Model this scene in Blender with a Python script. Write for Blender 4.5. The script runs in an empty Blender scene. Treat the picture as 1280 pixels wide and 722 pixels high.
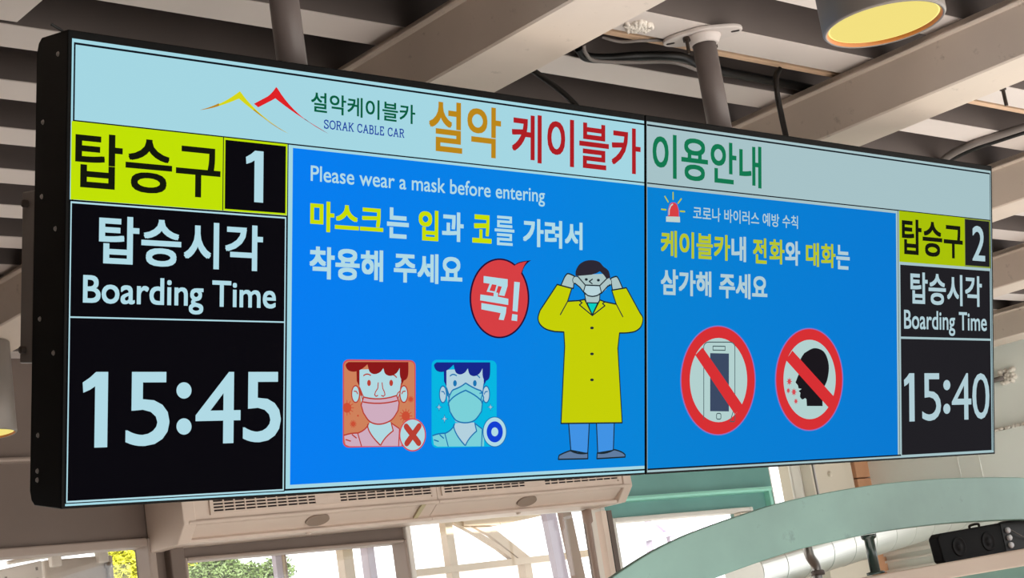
import bpy, bmesh, math, random
from mathutils import Vector, Matrix
S = bpy.context.scene
COL = S.collection
random.seed(7)

# ------------------------------------------------------------------ camera, sky, sun
F = 2082.796                      # focal length in pixels of the 1280x722 frame
CAM = Vector((-1.113, -2.196, 1.603))
R = ((0.7460203933676393, -0.648984729687873, -0.14923938257561625),
     (0.03303716547651825, 0.25990254244206545, -0.9650695384942101),
     (0.665103088533552, 0.7150311105568126, 0.21533321285631102))
TILT = 0.22972483                 # forward tilt of the displays
cd = bpy.data.cameras.new('camera')
cd.sensor_width = 36.0
cd.lens = F / 1280 * 36.0
cd.clip_start = 0.05
cd.clip_end = 300
cam = bpy.data.objects.new('camera', cd)
COL.objects.link(cam)
xr, yr, zr = Vector(R[0]), -Vector(R[1]), -Vector(R[2])
cam.matrix_world = Matrix(((xr.x, yr.x, zr.x, CAM.x), (xr.y, yr.y, zr.y, CAM.y), (xr.z, yr.z, zr.z, CAM.z), (0, 0, 0, 1)))
S.camera = cam

w = bpy.data.worlds.new('sky')
S.world = w
w.use_nodes = True
bg = w.node_tree.nodes['Background']
bg.inputs['Color'].default_value = (0.97, 0.985, 1.0, 1)
bg.inputs['Strength'].default_value = 2.2
sd = bpy.data.lights.new('sun', 'SUN')
sd.energy = 18.0
sd.angle = 0.02
sd.color = (1.0, 0.965, 0.92)
sun = bpy.data.objects.new('sun', sd)
COL.objects.link(sun)
sun.rotation_euler = Vector((0.05, 0.8, -0.42)).to_track_quat('-Z', 'Y').to_euler()
S.view_settings.view_transform = 'Standard'
S.view_settings.look = 'None'
S.view_settings.exposure = 0.0
S.view_settings.gamma = 1.0
S.view_settings.use_curve_mapping = False


# ------------------------------------------------------------------ helpers
def lin(c):
    return tuple(((v / 255) / 12.92 if v / 255 <= 0.04045 else ((v / 255 + 0.055) / 1.055) ** 2.4) for v in c)


def ray(u, v):
    c = ((u - 640) / F, (v - 361) / F, 1.0)
    return Vector(tuple(sum(R[k][i] * c[k] for k in range(3)) for i in range(3)))


def at(u, v, axis, val):          # where the line of sight of a photo point meets the plane axis = val
    d = ray(u, v)
    return CAM + d * ((val - CAM[axis]) / d[axis])


DO = Vector((0, 0, 1.91))         # lower left corner of the pair of displays
DUP = Vector((0, -math.sin(TILT), math.cos(TILT)))
DN = Vector((0, -math.cos(TILT), -math.sin(TILT)))


def D(u, v):                      # photo point -> (along, up) in the plane of the displays, metres
    d = ray(u, v)
    X = CAM + d * ((DO - CAM).dot(DN) / d.dot(DN)) - DO
    return (X.x, X.dot(DUP))


MATS = {}


def paint(name, rgb, rough=0.55, var=0.06, scale=6.0, metallic=0.0, spec=0.4, dirt=None, dirt_amt=0.0, bump=0.0):
    m = bpy.data.materials.new(name)
    m.use_nodes = True
    nt = m.node_tree
    b = nt.nodes['Principled BSDF']
    b.inputs['Roughness'].default_value = rough
    b.inputs['Metallic'].default_value = metallic
    b.inputs['Specular IOR Level'].default_value = spec
    tc = nt.nodes.new('ShaderNodeTexCoord')
    nz = nt.nodes.new('ShaderNodeTexNoise')
    nz.inputs['Scale'].default_value = scale
    nz.inputs['Detail'].default_value = 5
    nt.links.new(tc.outputs['Object'], nz.inputs['Vector'])
    rp = nt.nodes.new('ShaderNodeValToRGB')
    c = lin(rgb)
    rp.color_ramp.elements[0].position = 0.3
    rp.color_ramp.elements[1].position = 0.7
    rp.color_ramp.elements[0].color = tuple(x * (1 - var) for x in c) + (1,)
    rp.color_ramp.elements[1].color = tuple(min(1, x * (1 + var)) for x in c) + (1,)
    nt.links.new(nz.outputs['Fac'], rp.inputs['Fac'])
    out = rp.outputs['Color']
    if dirt:
        n2 = nt.nodes.new('ShaderNodeTexNoise')
        n2.inputs['Scale'].default_value = scale * 4
        n2.inputs['Detail'].default_value = 8
        n2.inputs['Roughness'].default_value = 0.7
        nt.links.new(tc.outputs['Object'], n2.inputs['Vector'])
        r2 = nt.nodes.new('ShaderNodeValToRGB')
        r2.color_ramp.elements[0].position = 0.6
        r2.color_ramp.elements[1].position = 0.72
        r2.color_ramp.elements[0].color = (0, 0, 0, 1)
        r2.color_ramp.elements[1].color = (dirt_amt,) * 3 + (1,)
        nt.links.new(n2.outputs['Fac'], r2.inputs['Fac'])
        mx = nt.nodes.new('ShaderNodeMix')
        mx.data_type = 'RGBA'
        nt.links.new(r2.outputs['Color'], mx.inputs[0])
        nt.links.new(out, mx.inputs[6])
        mx.inputs[7].default_value = lin(dirt) + (1,)
        out = mx.outputs[2]
    nt.links.new(out, b.inputs['Base Color'])
    if bump:
        bp = nt.nodes.new('ShaderNodeBump')
        bp.inputs['Strength'].default_value = bump
        bp.inputs['Distance'].default_value = 0.01
        nt.links.new(nz.outputs['Fac'], bp.inputs['Height'])
        nt.links.new(bp.outputs['Normal'], b.inputs['Normal'])
    MATS[name] = m
    return m


def glow(name, rgb, strength=1.0):                  # lit pixels of a display or a lamp
    m = bpy.data.materials.new(name)
    m.use_nodes = True
    nt = m.node_tree
    b = nt.nodes['Principled BSDF']
    b.inputs['Base Color'].default_value = (0.002, 0.002, 0.002, 1)
    b.inputs['Roughness'].default_value = 0.6
    b.inputs['Specular IOR Level'].default_value = 0.0
    b.inputs['Emission Color'].default_value = lin(rgb) + (1,)
    b.inputs['Emission Strength'].default_value = strength
    MATS[name] = m
    return m


def blend(name, rgb0, rgb1, x0, x1):                # viewing-angle colour shift of a display, painted as a blend along it
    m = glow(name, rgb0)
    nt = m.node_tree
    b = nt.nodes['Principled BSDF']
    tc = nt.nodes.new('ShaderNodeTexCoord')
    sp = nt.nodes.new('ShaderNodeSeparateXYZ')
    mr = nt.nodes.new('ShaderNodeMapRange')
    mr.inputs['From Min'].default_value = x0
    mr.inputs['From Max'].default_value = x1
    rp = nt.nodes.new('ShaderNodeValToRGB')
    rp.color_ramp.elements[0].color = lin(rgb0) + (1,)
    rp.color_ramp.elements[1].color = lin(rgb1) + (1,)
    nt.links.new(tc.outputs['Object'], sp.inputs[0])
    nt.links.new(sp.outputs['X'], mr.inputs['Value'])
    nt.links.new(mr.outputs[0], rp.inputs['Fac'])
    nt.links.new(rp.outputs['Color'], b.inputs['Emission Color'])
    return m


class MB:                                           # collects shapes into ONE mesh object
    def __init__(s):
        s.bm = bmesh.new()
        s.mats = []

    def mi(s, m):
        if m is None:
            return 0
        if m not in s.mats:
            s.mats.append(m)
        return s.mats.index(m)

    def add(s, fn, m=None, mat=None):
        before = set(s.bm.faces)
        r = fn()
        i = s.mi(m)
        for f in s.bm.faces:
            if f not in before:
                f.material_index = i
        return r

    def face(s, pts, m=None, smooth=False):
        vs = [s.bm.verts.new(p) for p in pts]
        f = s.bm.faces.new(vs)
        f.material_index = s.mi(m)
        f.smooth = smooth
        return f

    def box(s, x0, x1, y0, y1, z0, z1, m=None, M=None):
        P = [Vector((x, y, z)) for x in (x0, x1) for y in (y0, y1) for z in (z0, z1)]
        if M:
            P = [M @ p for p in P]
        v = [s.bm.verts.new(p) for p in P]
        i = s.mi(m)
        for q in ((0, 1, 3, 2), (4, 6, 7, 5), (0, 4, 5, 1), (2, 3, 7, 6), (0, 2, 6, 4), (1, 5, 7, 3)):
            f = s.bm.faces.new([v[k] for k in q])
            f.material_index = i
        return s

    def prism(s, prof, axis, a, b, m=None, M=None, smooth=False):    # closed profile (two other axes in order) swept along an axis
        def mk(p, t):
            q = [p[0], p[1]]
            q.insert(axis, t)
            q = Vector(q)
            return M @ q if M else q
        A = [s.bm.verts.new(mk(p, a)) for p in prof]
        B = [s.bm.verts.new(mk(p, b)) for p in prof]
        i = s.mi(m)
        n = len(prof)
        for k in range(n):
            f = s.bm.faces.new((A[k], A[(k + 1) % n], B[(k + 1) % n], B[k]))
            f.material_index = i
            f.smooth = smooth
        for L in (A[::-1], B):
            f = s.bm.faces.new(L)
            f.material_index = i
        return s

    def lathe(s, c, prof, axis=Vector((0, 0, 1)), n=40, m=None, smooth=True):   # (radius, height) pairs turned about an axis through c
        axis = Vector(axis).normalized()
        q = axis.to_track_quat('Z', 'Y')
        rings = []
        for r, h in prof:
            if r < 1e-6:
                rings.append([s.bm.verts.new(Vector(c) + q @ Vector((0, 0, h)))])
            else:
                rings.append([s.bm.verts.new(Vector(c) + q @ Vector((r * math.cos(2 * math.pi * k / n), r * math.sin(2 * math.pi * k / n), h))) for k in range(n)])
        i = s.mi(m)
        for a, b in zip(rings, rings[1:]):
            for k in range(n):
                k2 = (k + 1) % n
                if len(a) == 1 and len(b) == 1:
                    continue
                if len(a) == 1:
                    f = s.bm.faces.new((a[0], b[k], b[k2]))
                elif len(b) == 1:
                    f = s.bm.faces.new((a[k], b[0], a[k2]))
                else:
                    f = s.bm.faces.new((a[k], b[k], b[k2], a[k2]))
                f.smooth = smooth
                f.material_index = i
        return s

    def tube(s, pts, r, n=12, m=None):
        pts = [Vector(p) for p in pts]
        # Catmull-Rom resampling
        P = [pts[0]] + pts + [pts[-1]]
        out = []
        for k in range(1, len(P) - 2):
            for j in range(8):
                t = j / 8
                a, b, c, d = P[k - 1], P[k], P[k + 1], P[k + 2]
                out.append(0.5 * ((2 * b) + (c - a) * t + (2 * a - 5 * b + 4 * c - d) * t * t + (3 * b - a - 3 * c + d) * t ** 3))
        out.append(pts[-1])
        rings = []
        up = Vector((0.13, 0.21, 1)).normalized()
        for k, p in enumerate(out):
            t = (out[min(k + 1, len(out) - 1)] - out[max(k - 1, 0)]).normalized()
            x = t.cross(up)
            if x.length < 0.05:
                x = t.cross(Vector((1, 0, 0)))
            x.normalize()
            y = t.cross(x).normalized()
            rings.append([s.bm.verts.new(p + x * r * math.cos(2 * math.pi * j / n) + y * r * math.sin(2 * math.pi * j / n)) for j in range(n)])
        i = s.mi(m)
        for a, b in zip(rings, rings[1:]):
            for j in range(n):
                f = s.bm.faces.new((a[j], a[(j + 1) % n], b[(j + 1) % n], b[j]))
                f.smooth = True
                f.material_index = i
        for L in (rings[0][::-1], rings[-1]):
            s.bm.faces.new(L).material_index = i
        return s

    def build(s, name, m=None, parent=None, bevel=0, seg=2, loc=None):
        if m is not None:
            s.mats = [m]
        bmesh.ops.recalc_face_normals(s.bm, faces=s.bm.faces)
        me = bpy.data.meshes.new(name)
        s.bm.to_mesh(me)
        s.bm.free()
        for k in s.mats:
            me.materials.append(k)
        o = bpy.data.objects.new(name, me)
        COL.objects.link(o)
        if parent:
            o.parent = parent
        if loc is not None:
            o.location = loc
            me.transform(Matrix.Translation(-Vector(loc)))
        if bevel:
            b = o.modifiers.new('bevel', 'BEVEL')
            b.width = bevel
            b.segments = seg
            b.limit_method = 'ANGLE'
        return o


def tag(o, label, cat, group=None, kind=None):
    o['label'] = label
    o['category'] = cat
    if group:
        o['group'] = group
    if kind:
        o['kind'] = kind
    return o


def thing(name, loc, label, cat, group=None, rot=(0, 0, 0)):
    o = bpy.data.objects.new(name, None)
    o.empty_display_size = 0.1
    COL.objects.link(o)
    o.location = loc
    o.rotation_euler = rot
    return tag(o, label, cat, group)


def local(o, mb_obj):              # put a mesh built in world space under a thing that sits at its own base
    me = mb_obj.data
    M = Matrix.LocRotScale(o.location, o.rotation_euler, None).inverted()
    me.transform(M)
    mb_obj.parent = o
    return mb_obj


def struct(o):
    o['kind'] = 'structure'
    return o


# ------------------------------------------------------------------ materials
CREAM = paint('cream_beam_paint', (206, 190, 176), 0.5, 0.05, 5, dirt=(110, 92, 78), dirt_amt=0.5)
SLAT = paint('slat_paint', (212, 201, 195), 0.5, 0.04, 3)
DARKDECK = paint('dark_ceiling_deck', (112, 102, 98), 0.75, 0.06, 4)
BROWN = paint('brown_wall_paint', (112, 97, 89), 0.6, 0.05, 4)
BROWNTRIM = paint('taupe_trim_paint', (165, 148, 138), 0.5, 0.05, 5)
TEAL = paint('teal_wall_paint', (108, 158, 152), 0.45, 0.06, 5)
TEALTRIM = paint('light_teal_trim', (168, 236, 216), 0.4, 0.04, 6)
ARCHP = paint('arch_teal_paint', (116, 150, 140), 0.3, 0.2, 2.2, spec=0.5, dirt=(70, 90, 84), dirt_amt=0.7)
PALE = paint('pale_wall_paint', (240, 242, 236), 0.6, 0.03, 3)
PILLAR = paint('cream_pillar_paint', (226, 216, 200), 0.6, 0.03, 4)
ORANGE = paint('terracotta_strip', (206, 154, 118), 0.6, 0.08, 9)
FLOORM = paint('beige_floor', (206, 203, 200), 0.7, 0.05, 2)
BLACKM = paint('black_housing_paint', (5, 5, 5), 0.5, 0.1, 9, spec=0.08)
POLEM = paint('grey_pole_paint', (112, 102, 99), 0.45, 0.06, 8)
PLATEM = paint('flange_plate_paint', (205, 195, 190), 0.45, 0.06, 9)
STEEL = paint('dull_steel', (150, 146, 142), 0.35, 0.1, 12, metallic=0.8)
BOLTM = paint('dark_bolt_steel', (62, 52, 46), 0.5, 0.2, 30, metallic=0.4)
CABLE = paint('black_cable_rubber', (14, 13, 13), 0.45, 0.1, 20)
GREYCABLE = paint('grey_conduit', (120, 112, 108), 0.5, 0.08, 12)
BATTEN = paint('tan_wood_batten', (206, 172, 142), 0.65, 0.1, 8)
FOAM = paint('white_sealant_foam', (226, 218, 208), 0.8, 0.05, 30, bump=0.6)
LAMPB = paint('lamp_body_grey', (128, 120, 114), 0.4, 0.05, 6, metallic=0.2)
ACM = paint('air_curtain_plastic', (216, 196, 182), 0.45, 0.03, 5)
ACSLOT = paint('dark_vent_slot', (40, 28, 26), 0.8, 0.1, 8)
ACDISC = paint('brown_badge', (150, 130, 116), 0.4, 0.06, 9)
WHITEF = paint('white_window_paint', (234, 228, 220), 0.5, 0.03, 6)
EXTW = paint('cream_steel_paint', (206, 186, 160), 0.5, 0.03, 5)
EXTL = paint('lilac_column_paint', (196, 186, 204), 0.5, 0.03, 5)
EXTB = paint('brown_column_paint', (160, 136, 124), 0.5, 0.05, 5)
LEAFY = paint('yellow_green_leaf', (168, 168, 40), 0.6, 0.25, 3)
LEAFG = paint('mid_green_leaf', (82, 102, 54), 0.6, 0.3, 3)
BARK = paint('bark', (96, 82, 66), 0.8, 0.15, 14)
GROUND = paint('pale_outdoor_ground', (206, 202, 194), 0.8, 0.06, 1)
SPK = paint('speaker_black', (12, 11, 12), 0.6, 0.1, 10, spec=0.15)
CONE = paint('speaker_cone_grey', (26, 24, 25), 0.6, 0.1, 10, spec=0.15)
KNOB = paint('white_knob', (222, 222, 226), 0.4, 0.03, 20)
KPINK = paint('pinkish_beige_fascia', (236, 214, 198), 0.5, 0.03, 5)
KTEAL = paint('kiosk_teal_panel', (120, 160, 148), 0.4, 0.06, 4)
DKPIPE = paint('dark_green_post', (34, 54, 48), 0.25, 0.1, 10, spec=0.7)
DUCT = paint('shiny_duct_steel', (214, 214, 208), 0.3, 0.04, 3, metallic=0.8)

GL = bpy.data.materials.new('window_glass')
GL.use_nodes = True
_nt = GL.node_tree
_nt.nodes.remove(_nt.nodes['Principled BSDF'])
_tr = _nt.nodes.new('ShaderNodeBsdfTransparent')
_gs = _nt.nodes.new('ShaderNodeBsdfGlossy')
_gs.inputs['Roughness'].default_value = 0.02
_mx = _nt.nodes.new('ShaderNodeMixShader')
_mx.inputs[0].default_value = 0.05
_nt.links.new(_tr.outputs[0], _mx.inputs[1])
_nt.links.new(_gs.outputs[0], _mx.inputs[2])
_nt.links.new(_mx.outputs[0], _nt.nodes['Material Output'].inputs[0])

# ------------------------------------------------------------------ the setting
YW = 3.0          # face of the back wall
XR = 6.0          # face of the right wall
ZS = 2.84         # underside of the ceiling slats
ZB = 2.70         # underside of the beams

b = MB()
b.box(-4.5, XR + 0.15, -5.5, YW + 0.15, -0.1, 0)
struct(b.build('floor', FLOORM))

b = MB()
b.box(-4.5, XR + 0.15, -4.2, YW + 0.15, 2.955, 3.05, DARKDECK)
k = -16
while -0.088 + 0.248 * k < YW - 0.1:
    y0 = -0.088 + 0.248 * k
    k += 1
    if y0 < -4.1:
        continue
    # flat metal face, and the dark side of the rib above it that faces the viewer
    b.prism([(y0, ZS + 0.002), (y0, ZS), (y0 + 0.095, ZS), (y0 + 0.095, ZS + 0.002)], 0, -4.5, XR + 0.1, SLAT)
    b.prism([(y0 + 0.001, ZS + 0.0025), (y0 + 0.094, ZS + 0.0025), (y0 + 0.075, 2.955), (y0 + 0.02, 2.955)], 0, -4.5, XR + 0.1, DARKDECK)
# flat infill sheet where the slats end, left of the displays
b.prism([(y, z) for y, z in ((-0.3, ZS + 0.004), (0.40, ZS + 0.004), (0.40, ZS + 0.012), (-0.3, ZS + 0.012))], 0, -0.9, 0.2, SLAT)
ceil = struct(b.build('ceiling'))

beams = [(-1.53, -1.36), (-0.32, -0.15), (0.885, 1.058), (2.09, 2.255), (3.30, 3.465), (4.50, 4.675), (5.70, 5.88)]
bl = ['cream ceiling beam at the far left of the room', 'cream ceiling beam left of the displays',
      'cream ceiling beam carrying the cylinder downlights, passing over the left display',
      'cream ceiling beam right of the flanged pole, passing over the right display',
      'cream ceiling beam just beyond the right edge of the right display', 'cream ceiling beam second beyond the right edge of the right display',
      'cream ceiling beam closest to the pale right wall']
for i, (x0, x1) in enumerate(beams):
    b = MB()
    e = 0.004
    prof = [(x0 + e, ZB), (x1 - e, ZB), (x1, ZB + e), (x1, ZB + 0.108), (x1 + 0.004, ZB + 0.114), (x1, ZB + 0.12), (x1 - 0.012, ZB + 0.122), (x1 - 0.012, ZS - 0.001),
            (x0 + 0.012, ZS - 0.001), (x0 + 0.012, ZB + 0.122), (x0, ZB + 0.122), (x0 - 0.009, ZB + 0.121), (x0 - 0.011, ZB + 0.117), (x0 - 0.009, ZB + 0.113), (x0, ZB + 0.111), (x0, ZB + e)]
    b.prism(prof, 1, -4.1, YW - 0.002)
    o = b.build('ceiling_beam', CREAM)
    o['label'] = bl[i]
    struct(o)

# back wall (brown section, teal section) with its window openings
b = MB()
T = 0.13
Y0, Y1 = YW, YW + T


def slab(x0, x1, z0, z1, m=None):
    b.box(x0, x1, Y0, Y1, z0, z1, m)


slab(-4.5, 1.845, 2.205, 2.955)
slab(-4.5, 1.845, 0, 0.9)
slab(-4.5, -0.6, 0.9, 2.205)
slab(1.845, 1.953, 0, 2.955)
slab(1.953, 2.945, 2.125, 2.955)
slab(1.953, 2.945, 0, 0.9)
slab(2.945, 4.05, 2.215, 2.955)
slab(2.945, 4.05, 0, 0.3)
slab(4.05, 4.085, 0, 2.14)
struct(b.build('wall_back', BROWN))
b = MB()
slab(4.05, 5.215, 2.14, 2.955)
slab(5.03, 5.215, 0, 2.14)
slab(4.085, 5.03, 0, 0.9)
struct(b.build('wall_back_teal', TEAL))
b = MB()
slab(5.215, 5.46, 2.62, 2.955)
slab(5.215, 5.46, 0, 0.6)
struct(b.build('wall_back_lintel', PILLAR))
b = MB()
b.box(5.46, 5.745, YW - 0.06, YW + 0.14, 0, 2.955)
b.box(5.765, 5.83, YW - 0.03, YW + 0.14, 0, 2.955)
b.lathe(Vector((5.60, YW - 0.06, 2.262)), [(0.0, 0.016), (0.008, 0.016), (0.014, 0.01), (0.014, 0.0)], (0, -1, 0), 20)
struct(b.build('trim_5', PILLAR, bevel=0.004))
b = MB()
z = 0
while z < 2.9:
    b.box(5.86, 5.985, YW - 0.03, YW + 0.1, z, min(z + 0.155, 2.95))
    z += 0.16
struct(b.build('trim_6', ORANGE, bevel=0.004))

b = MB()
b.box(XR, XR + 0.15, 1.6, YW + 0.15, 0, 2.955)
b.box(XR, XR + 0.15, -4.2, 1.6, 2.5, 2.955)          # unseen opening below, added to let daylight into the hall
b.box(XR - 0.03, XR, 1.6, YW, 0, 2.318)              # lower cladding stands proud
for yy in (2.44, 2.32):
    b.box(XR - 0.0325, XR - 0.029, yy - 0.003, yy + 0.003, 0, 2.318)
struct(b.build('wall_right', PALE))
b = MB()                                               # ragged foam seam on top of the cladding
yy = 1.62
while yy < YW - 0.05:
    L = random.uniform(0.02, 0.05)
    b.lathe(Vector((XR - 0.02, yy, 2.316)), [(0.0, 0.0), (random.uniform(0.008, 0.016), 0.006), (random.uniform(0.006, 0.016), 0.014), (0, 0.022)], (random.uniform(-.4, .1), random.uniform(-.5, .5), 1), 7)
    yy += L * 0.45
o = b.build('trim_7', FOAM)
struct(o)
b = MB()
b.box(XR - 0.05, XR, -4.2, YW, 2.765, 2.79)
struct(b.build('trim_8', PALE, bevel=0.004))
# unseen left wall, closed, and added front wall, keeping light off beam sides
b = MB()
b.box(-4.65, -4.5, -4.2, YW + 0.15, 2.1, 2.955)
b.box(-4.65, -4.5, -4.2, YW + 0.15, 0, 2.1)
b.box(-4.65, -0.5, -4.35, -4.2, 0, 2.955)
struct(b.build('wall_left_blocker', BROWN))

# trims on the back wall
b = MB()
b.prism([(YW, 2.485), (YW - 0.022, 2.488), (YW - 0.026, 2.495), (YW - 0.022, 2.502), (YW, 2.505)], 0, -4.4, 1.88)
struct(b.build('trim_1', BROWNTRIM))
b = MB()
b.box(1.885, 1.94, YW - 0.045, YW, 0, 2.955)
struct(b.build('trim_2', BROWN, bevel=0.005))
b = MB()
b.prism([(YW, 2.205), (YW - 0.03, 2.208), (YW - 0.036, 2.218), (YW - 0.03, 2.228), (YW, 2.23)], 0, 4.0, 5.175)
b.prism([(5.150, YW), (5.153, YW - 0.03), (5.1625, YW - 0.036), (5.172, YW - 0.03), (5.175, YW)], 2, 0, 2.21)
struct(b.build('trim_3', TEALTRIM))


def window(n, x0, x1, z0, z1, m, muls=(), trans=(), fw=0.03, y=None, proud=0.02):
    y = YW if y is None else y
    r = thing('window_%d' % n, (x0, y, z0), 'window', 'window')
    for kk in ('label', 'category'):
        del r[kk]
    r['kind'] = 'structure'
    q = MB()
    ya, yb = y - proud, y + 0.07
    for a in ((x0, x0 + fw, z0, z1), (x1 - fw, x1, z0, z1), (x0 + fw, x1 - fw, z1 - fw, z1), (x0 + fw, x1 - fw, z0, z0 + fw)):
        q.box(a[0], a[1], ya, yb, a[2], a[3])
    for mx_ in muls:
        q.box(mx_ - fw * .45, mx_ + fw * .45, y + 0.01, yb - 0.01, z0 + fw, z1 - fw)
    local(r, q.build('window_frame', m, bevel=0.006))
    q = MB()
    q.box(x0 + fw, x1 - fw, y + 0.05, y + 0.054, z0 + fw, z1 - fw)
    local(r, q.build('window_pane', GL))
    return r


window(1, -0.6, 1.845, 0.9, 2.205, BROWNTRIM, (0.6,))
window(2, 1.953, 2.945, 0.9, 2.125, BROWNTRIM, fw=0.013)
window(3, 2.945, 4.05, 0.3, 2.215, WHITEF, fw=0.026)
window(4, 4.085, 5.03, 0.9, 2.14, WHITEF, fw=0.02)
window(5, 5.215, 5.46, 0.6, 2.62, WHITEF, fw=0.012, proud=0.0)
# slim dark door post and pale jamb beside window 3
b = MB()
b.box(3.982, 4.012, YW - 0.06, YW - 0.022, 0.3, 2.17, KPINK)
b.box(4.014, 4.02, YW - 0.058, YW - 0.022, 0.3, 2.17, BOLTM)
b.box(4.022, 4.05, YW - 0.055, YW - 0.022, 0.3, 2.17, BROWN)
struct(b.build('trim_4', None))
b = MB()
b.box(4.95, 5.008, YW - 0.004, YW + 0.04, 0.9, 2.118)
struct(b.build('trim_9', PILLAR, bevel=0.003))
b = MB()
b.lathe((3.915, YW - 0.04, 0.3), [(0.0, 0), (0.013, 0), (0.013, 1.82), (0.022, 1.83), (0.022, 1.88), (0, 1.885)], n=20)
struct(b.build('trim_10', EXTB))

b = MB()
b.box(-60, 90, YW + 0.2, 90, -0.25, -0.15)
struct(b.build('ground', GROUND))
b = MB()
b.box(-6, 5.1, YW + 0.16, 6.4, 3.06, 3.1)  # unseen roof added to shade the frames, cut short at right for daylight
struct(b.build('canopy_roof', EXTW))
b = MB()
b.box(-60, 60, -70, -5.5, -0.25, -0.11)
b.box(-60, -4.5, -5.5, 3.2, -0.25, -0.11)
struct(b.build('ground_front', GROUND))

# ------------------------------------------------------------------ the two displays
LW = glow('screen_white_left', (164, 214, 226))
RW = glow('screen_white_right', (166, 194, 199))  # right-screen tones carry viewing-angle dimming and glow painted into the emission
DKL = glow('screen_black_left', (4, 3, 9))
DKR = glow('screen_black_right', (29, 28, 33))
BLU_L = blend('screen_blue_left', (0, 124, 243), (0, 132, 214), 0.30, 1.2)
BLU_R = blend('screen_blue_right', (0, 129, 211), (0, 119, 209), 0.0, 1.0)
LIME_L = glow('screen_lime_left', (192, 224, 0))
LIME_R = glow('screen_lime_right', (168, 192, 0))
LINE = glow('screen_line', (12, 16, 26))
GOLD = glow('screen_gold', (186, 134, 22))
REDT = glow('screen_red_title', (172, 28, 34))
GRN_L = glow('screen_green_left', (0, 92, 62))
GRN_R = glow('screen_green_right', (14, 118, 78))
NAVYT = glow('screen_navy_text', (22, 62, 160))
TXW = glow('screen_text_white', (176, 217, 228))
TXR = glow('screen_text_white_right', (176, 204, 212))
TXB = glow('screen_text_black', (16, 20, 8))
YEL_L = glow('screen_yellow_left', (200, 222, 0))
YEL_R = glow('screen_yellow_right', (182, 196, 44))
RED = glow('screen_red', (214, 62, 66))
REDDK = glow('screen_dark_outline', (36, 10, 52))
COAT = glow('screen_coat_yellow', (196, 206, 0))
SKIN = glow('screen_skin_grey', (172, 196, 196))
SKINM = glow('screen_mask_pale', (184, 212, 218))
HAIR = glow('screen_hair_black', (42, 38, 50))
OUT = glow('screen_outline', (24, 40, 48))
TEALS = glow('screen_teal', (0, 206, 190))
JEAN = glow('screen_jeans', (64, 146, 228))
SHOE = glow('screen_shoe', (96, 124, 160))
C1O = glow('screen_card_orange', (206, 128, 90))
C1R = glow('screen_card_red', (212, 76, 84))
C1H = glow('screen_card_maroon', (138, 22, 22))
C1M = glow('screen_card_pink', (206, 172, 190))
C1F = glow('screen_card_face', (176, 216, 224))
C1L = glow('screen_card_line', (184, 62, 50))
C1V = glow('screen_card_virus', (202, 78, 52))
C2C = glow('screen_card_cyan', (0, 182, 224))
C2E = glow('screen_card_edge', (60, 150, 224))
C2H = glow('screen_card_navy', (18, 36, 138))
C2M = glow('screen_card_mint', (122, 208, 216))
C2F = glow('screen_card_face_blue', (178, 208, 222))
C2L = glow('screen_card_line_blue', (22, 116, 178))
C2B = glow('screen_card_ring', (10, 62, 210))
PR = glow('screen_prohibit_red', (214, 46, 50))
PRE = glow('screen_prohibit_edge', (150, 110, 190))
PW = glow('screen_prohibit_pale', (178, 208, 206))
PHD = glow('screen_phone_dark', (58, 72, 98))
PHL = glow('screen_phone_line', (70, 92, 96))
PBK = glow('screen_profile_black', (22, 18, 24))
LYEL = glow('gradient_lime', (214, 214, 20))

displays = {}
for side, a0, a1 in (('left', 0.0, 1.1985), ('right', 1.2015, 2.4)):
    r = thing('information_display', DO + Vector((a0, 0, 0)),
              'black-cased display on the left of the pair, showing gate 1 and boarding time 15:45' if side == 'left' else
              'black-cased display on the right of the pair, showing gate 2 and boarding time 15:40', 'display',
              'pair of hanging information displays', (TILT, 0, 0))
    W = a1 - a0
    b = MB()
    prof = [(-0.0025, 0.0), (-0.0025, 0.084), (0.004, 0.094), (0.018, 0.1), (0.664, 0.1), (0.680, 0.094), (0.687, 0.084), (0.687, 0.0)]
    b.prism([(y, z) for z, y in prof], 0, -0.003 if side == 'left' else 0.0, W if side == 'left' else W + 0.004)
    b.build('housing', BLACKM, r, bevel=0.0015)
    for n_, (dy, z) in enumerate(((0.075, 0.035), (0.075, 0.048), (0.075, 0.10), (0.075, 0.27), (0.075, 0.45), (0.075, 0.56), (0.03, 0.655), (0.03, 0.4), (0.03, 0.22))):
        if side == 'left':
            s_ = MB()
            s_.lathe((-0.003, dy, z), [(0.0, 0.0022), (0.0025, 0.002), (0.004, 0.0)], (-1, 0, 0), 12)
            s_.build('screw', STEEL, r)
    b = MB()
    x0 = 0.0035 if side == 'left' else 0.0025
    x1 = W - (0.0025 if side == 'left' else 0.0035)
    b.box(x0, x1, -0.0010, 0.002, 0.0015, 0.6745)
    scr = b.build('screen', LW if side == 'left' else RW, r)
    displays[side] = (r, scr, a0)


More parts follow.
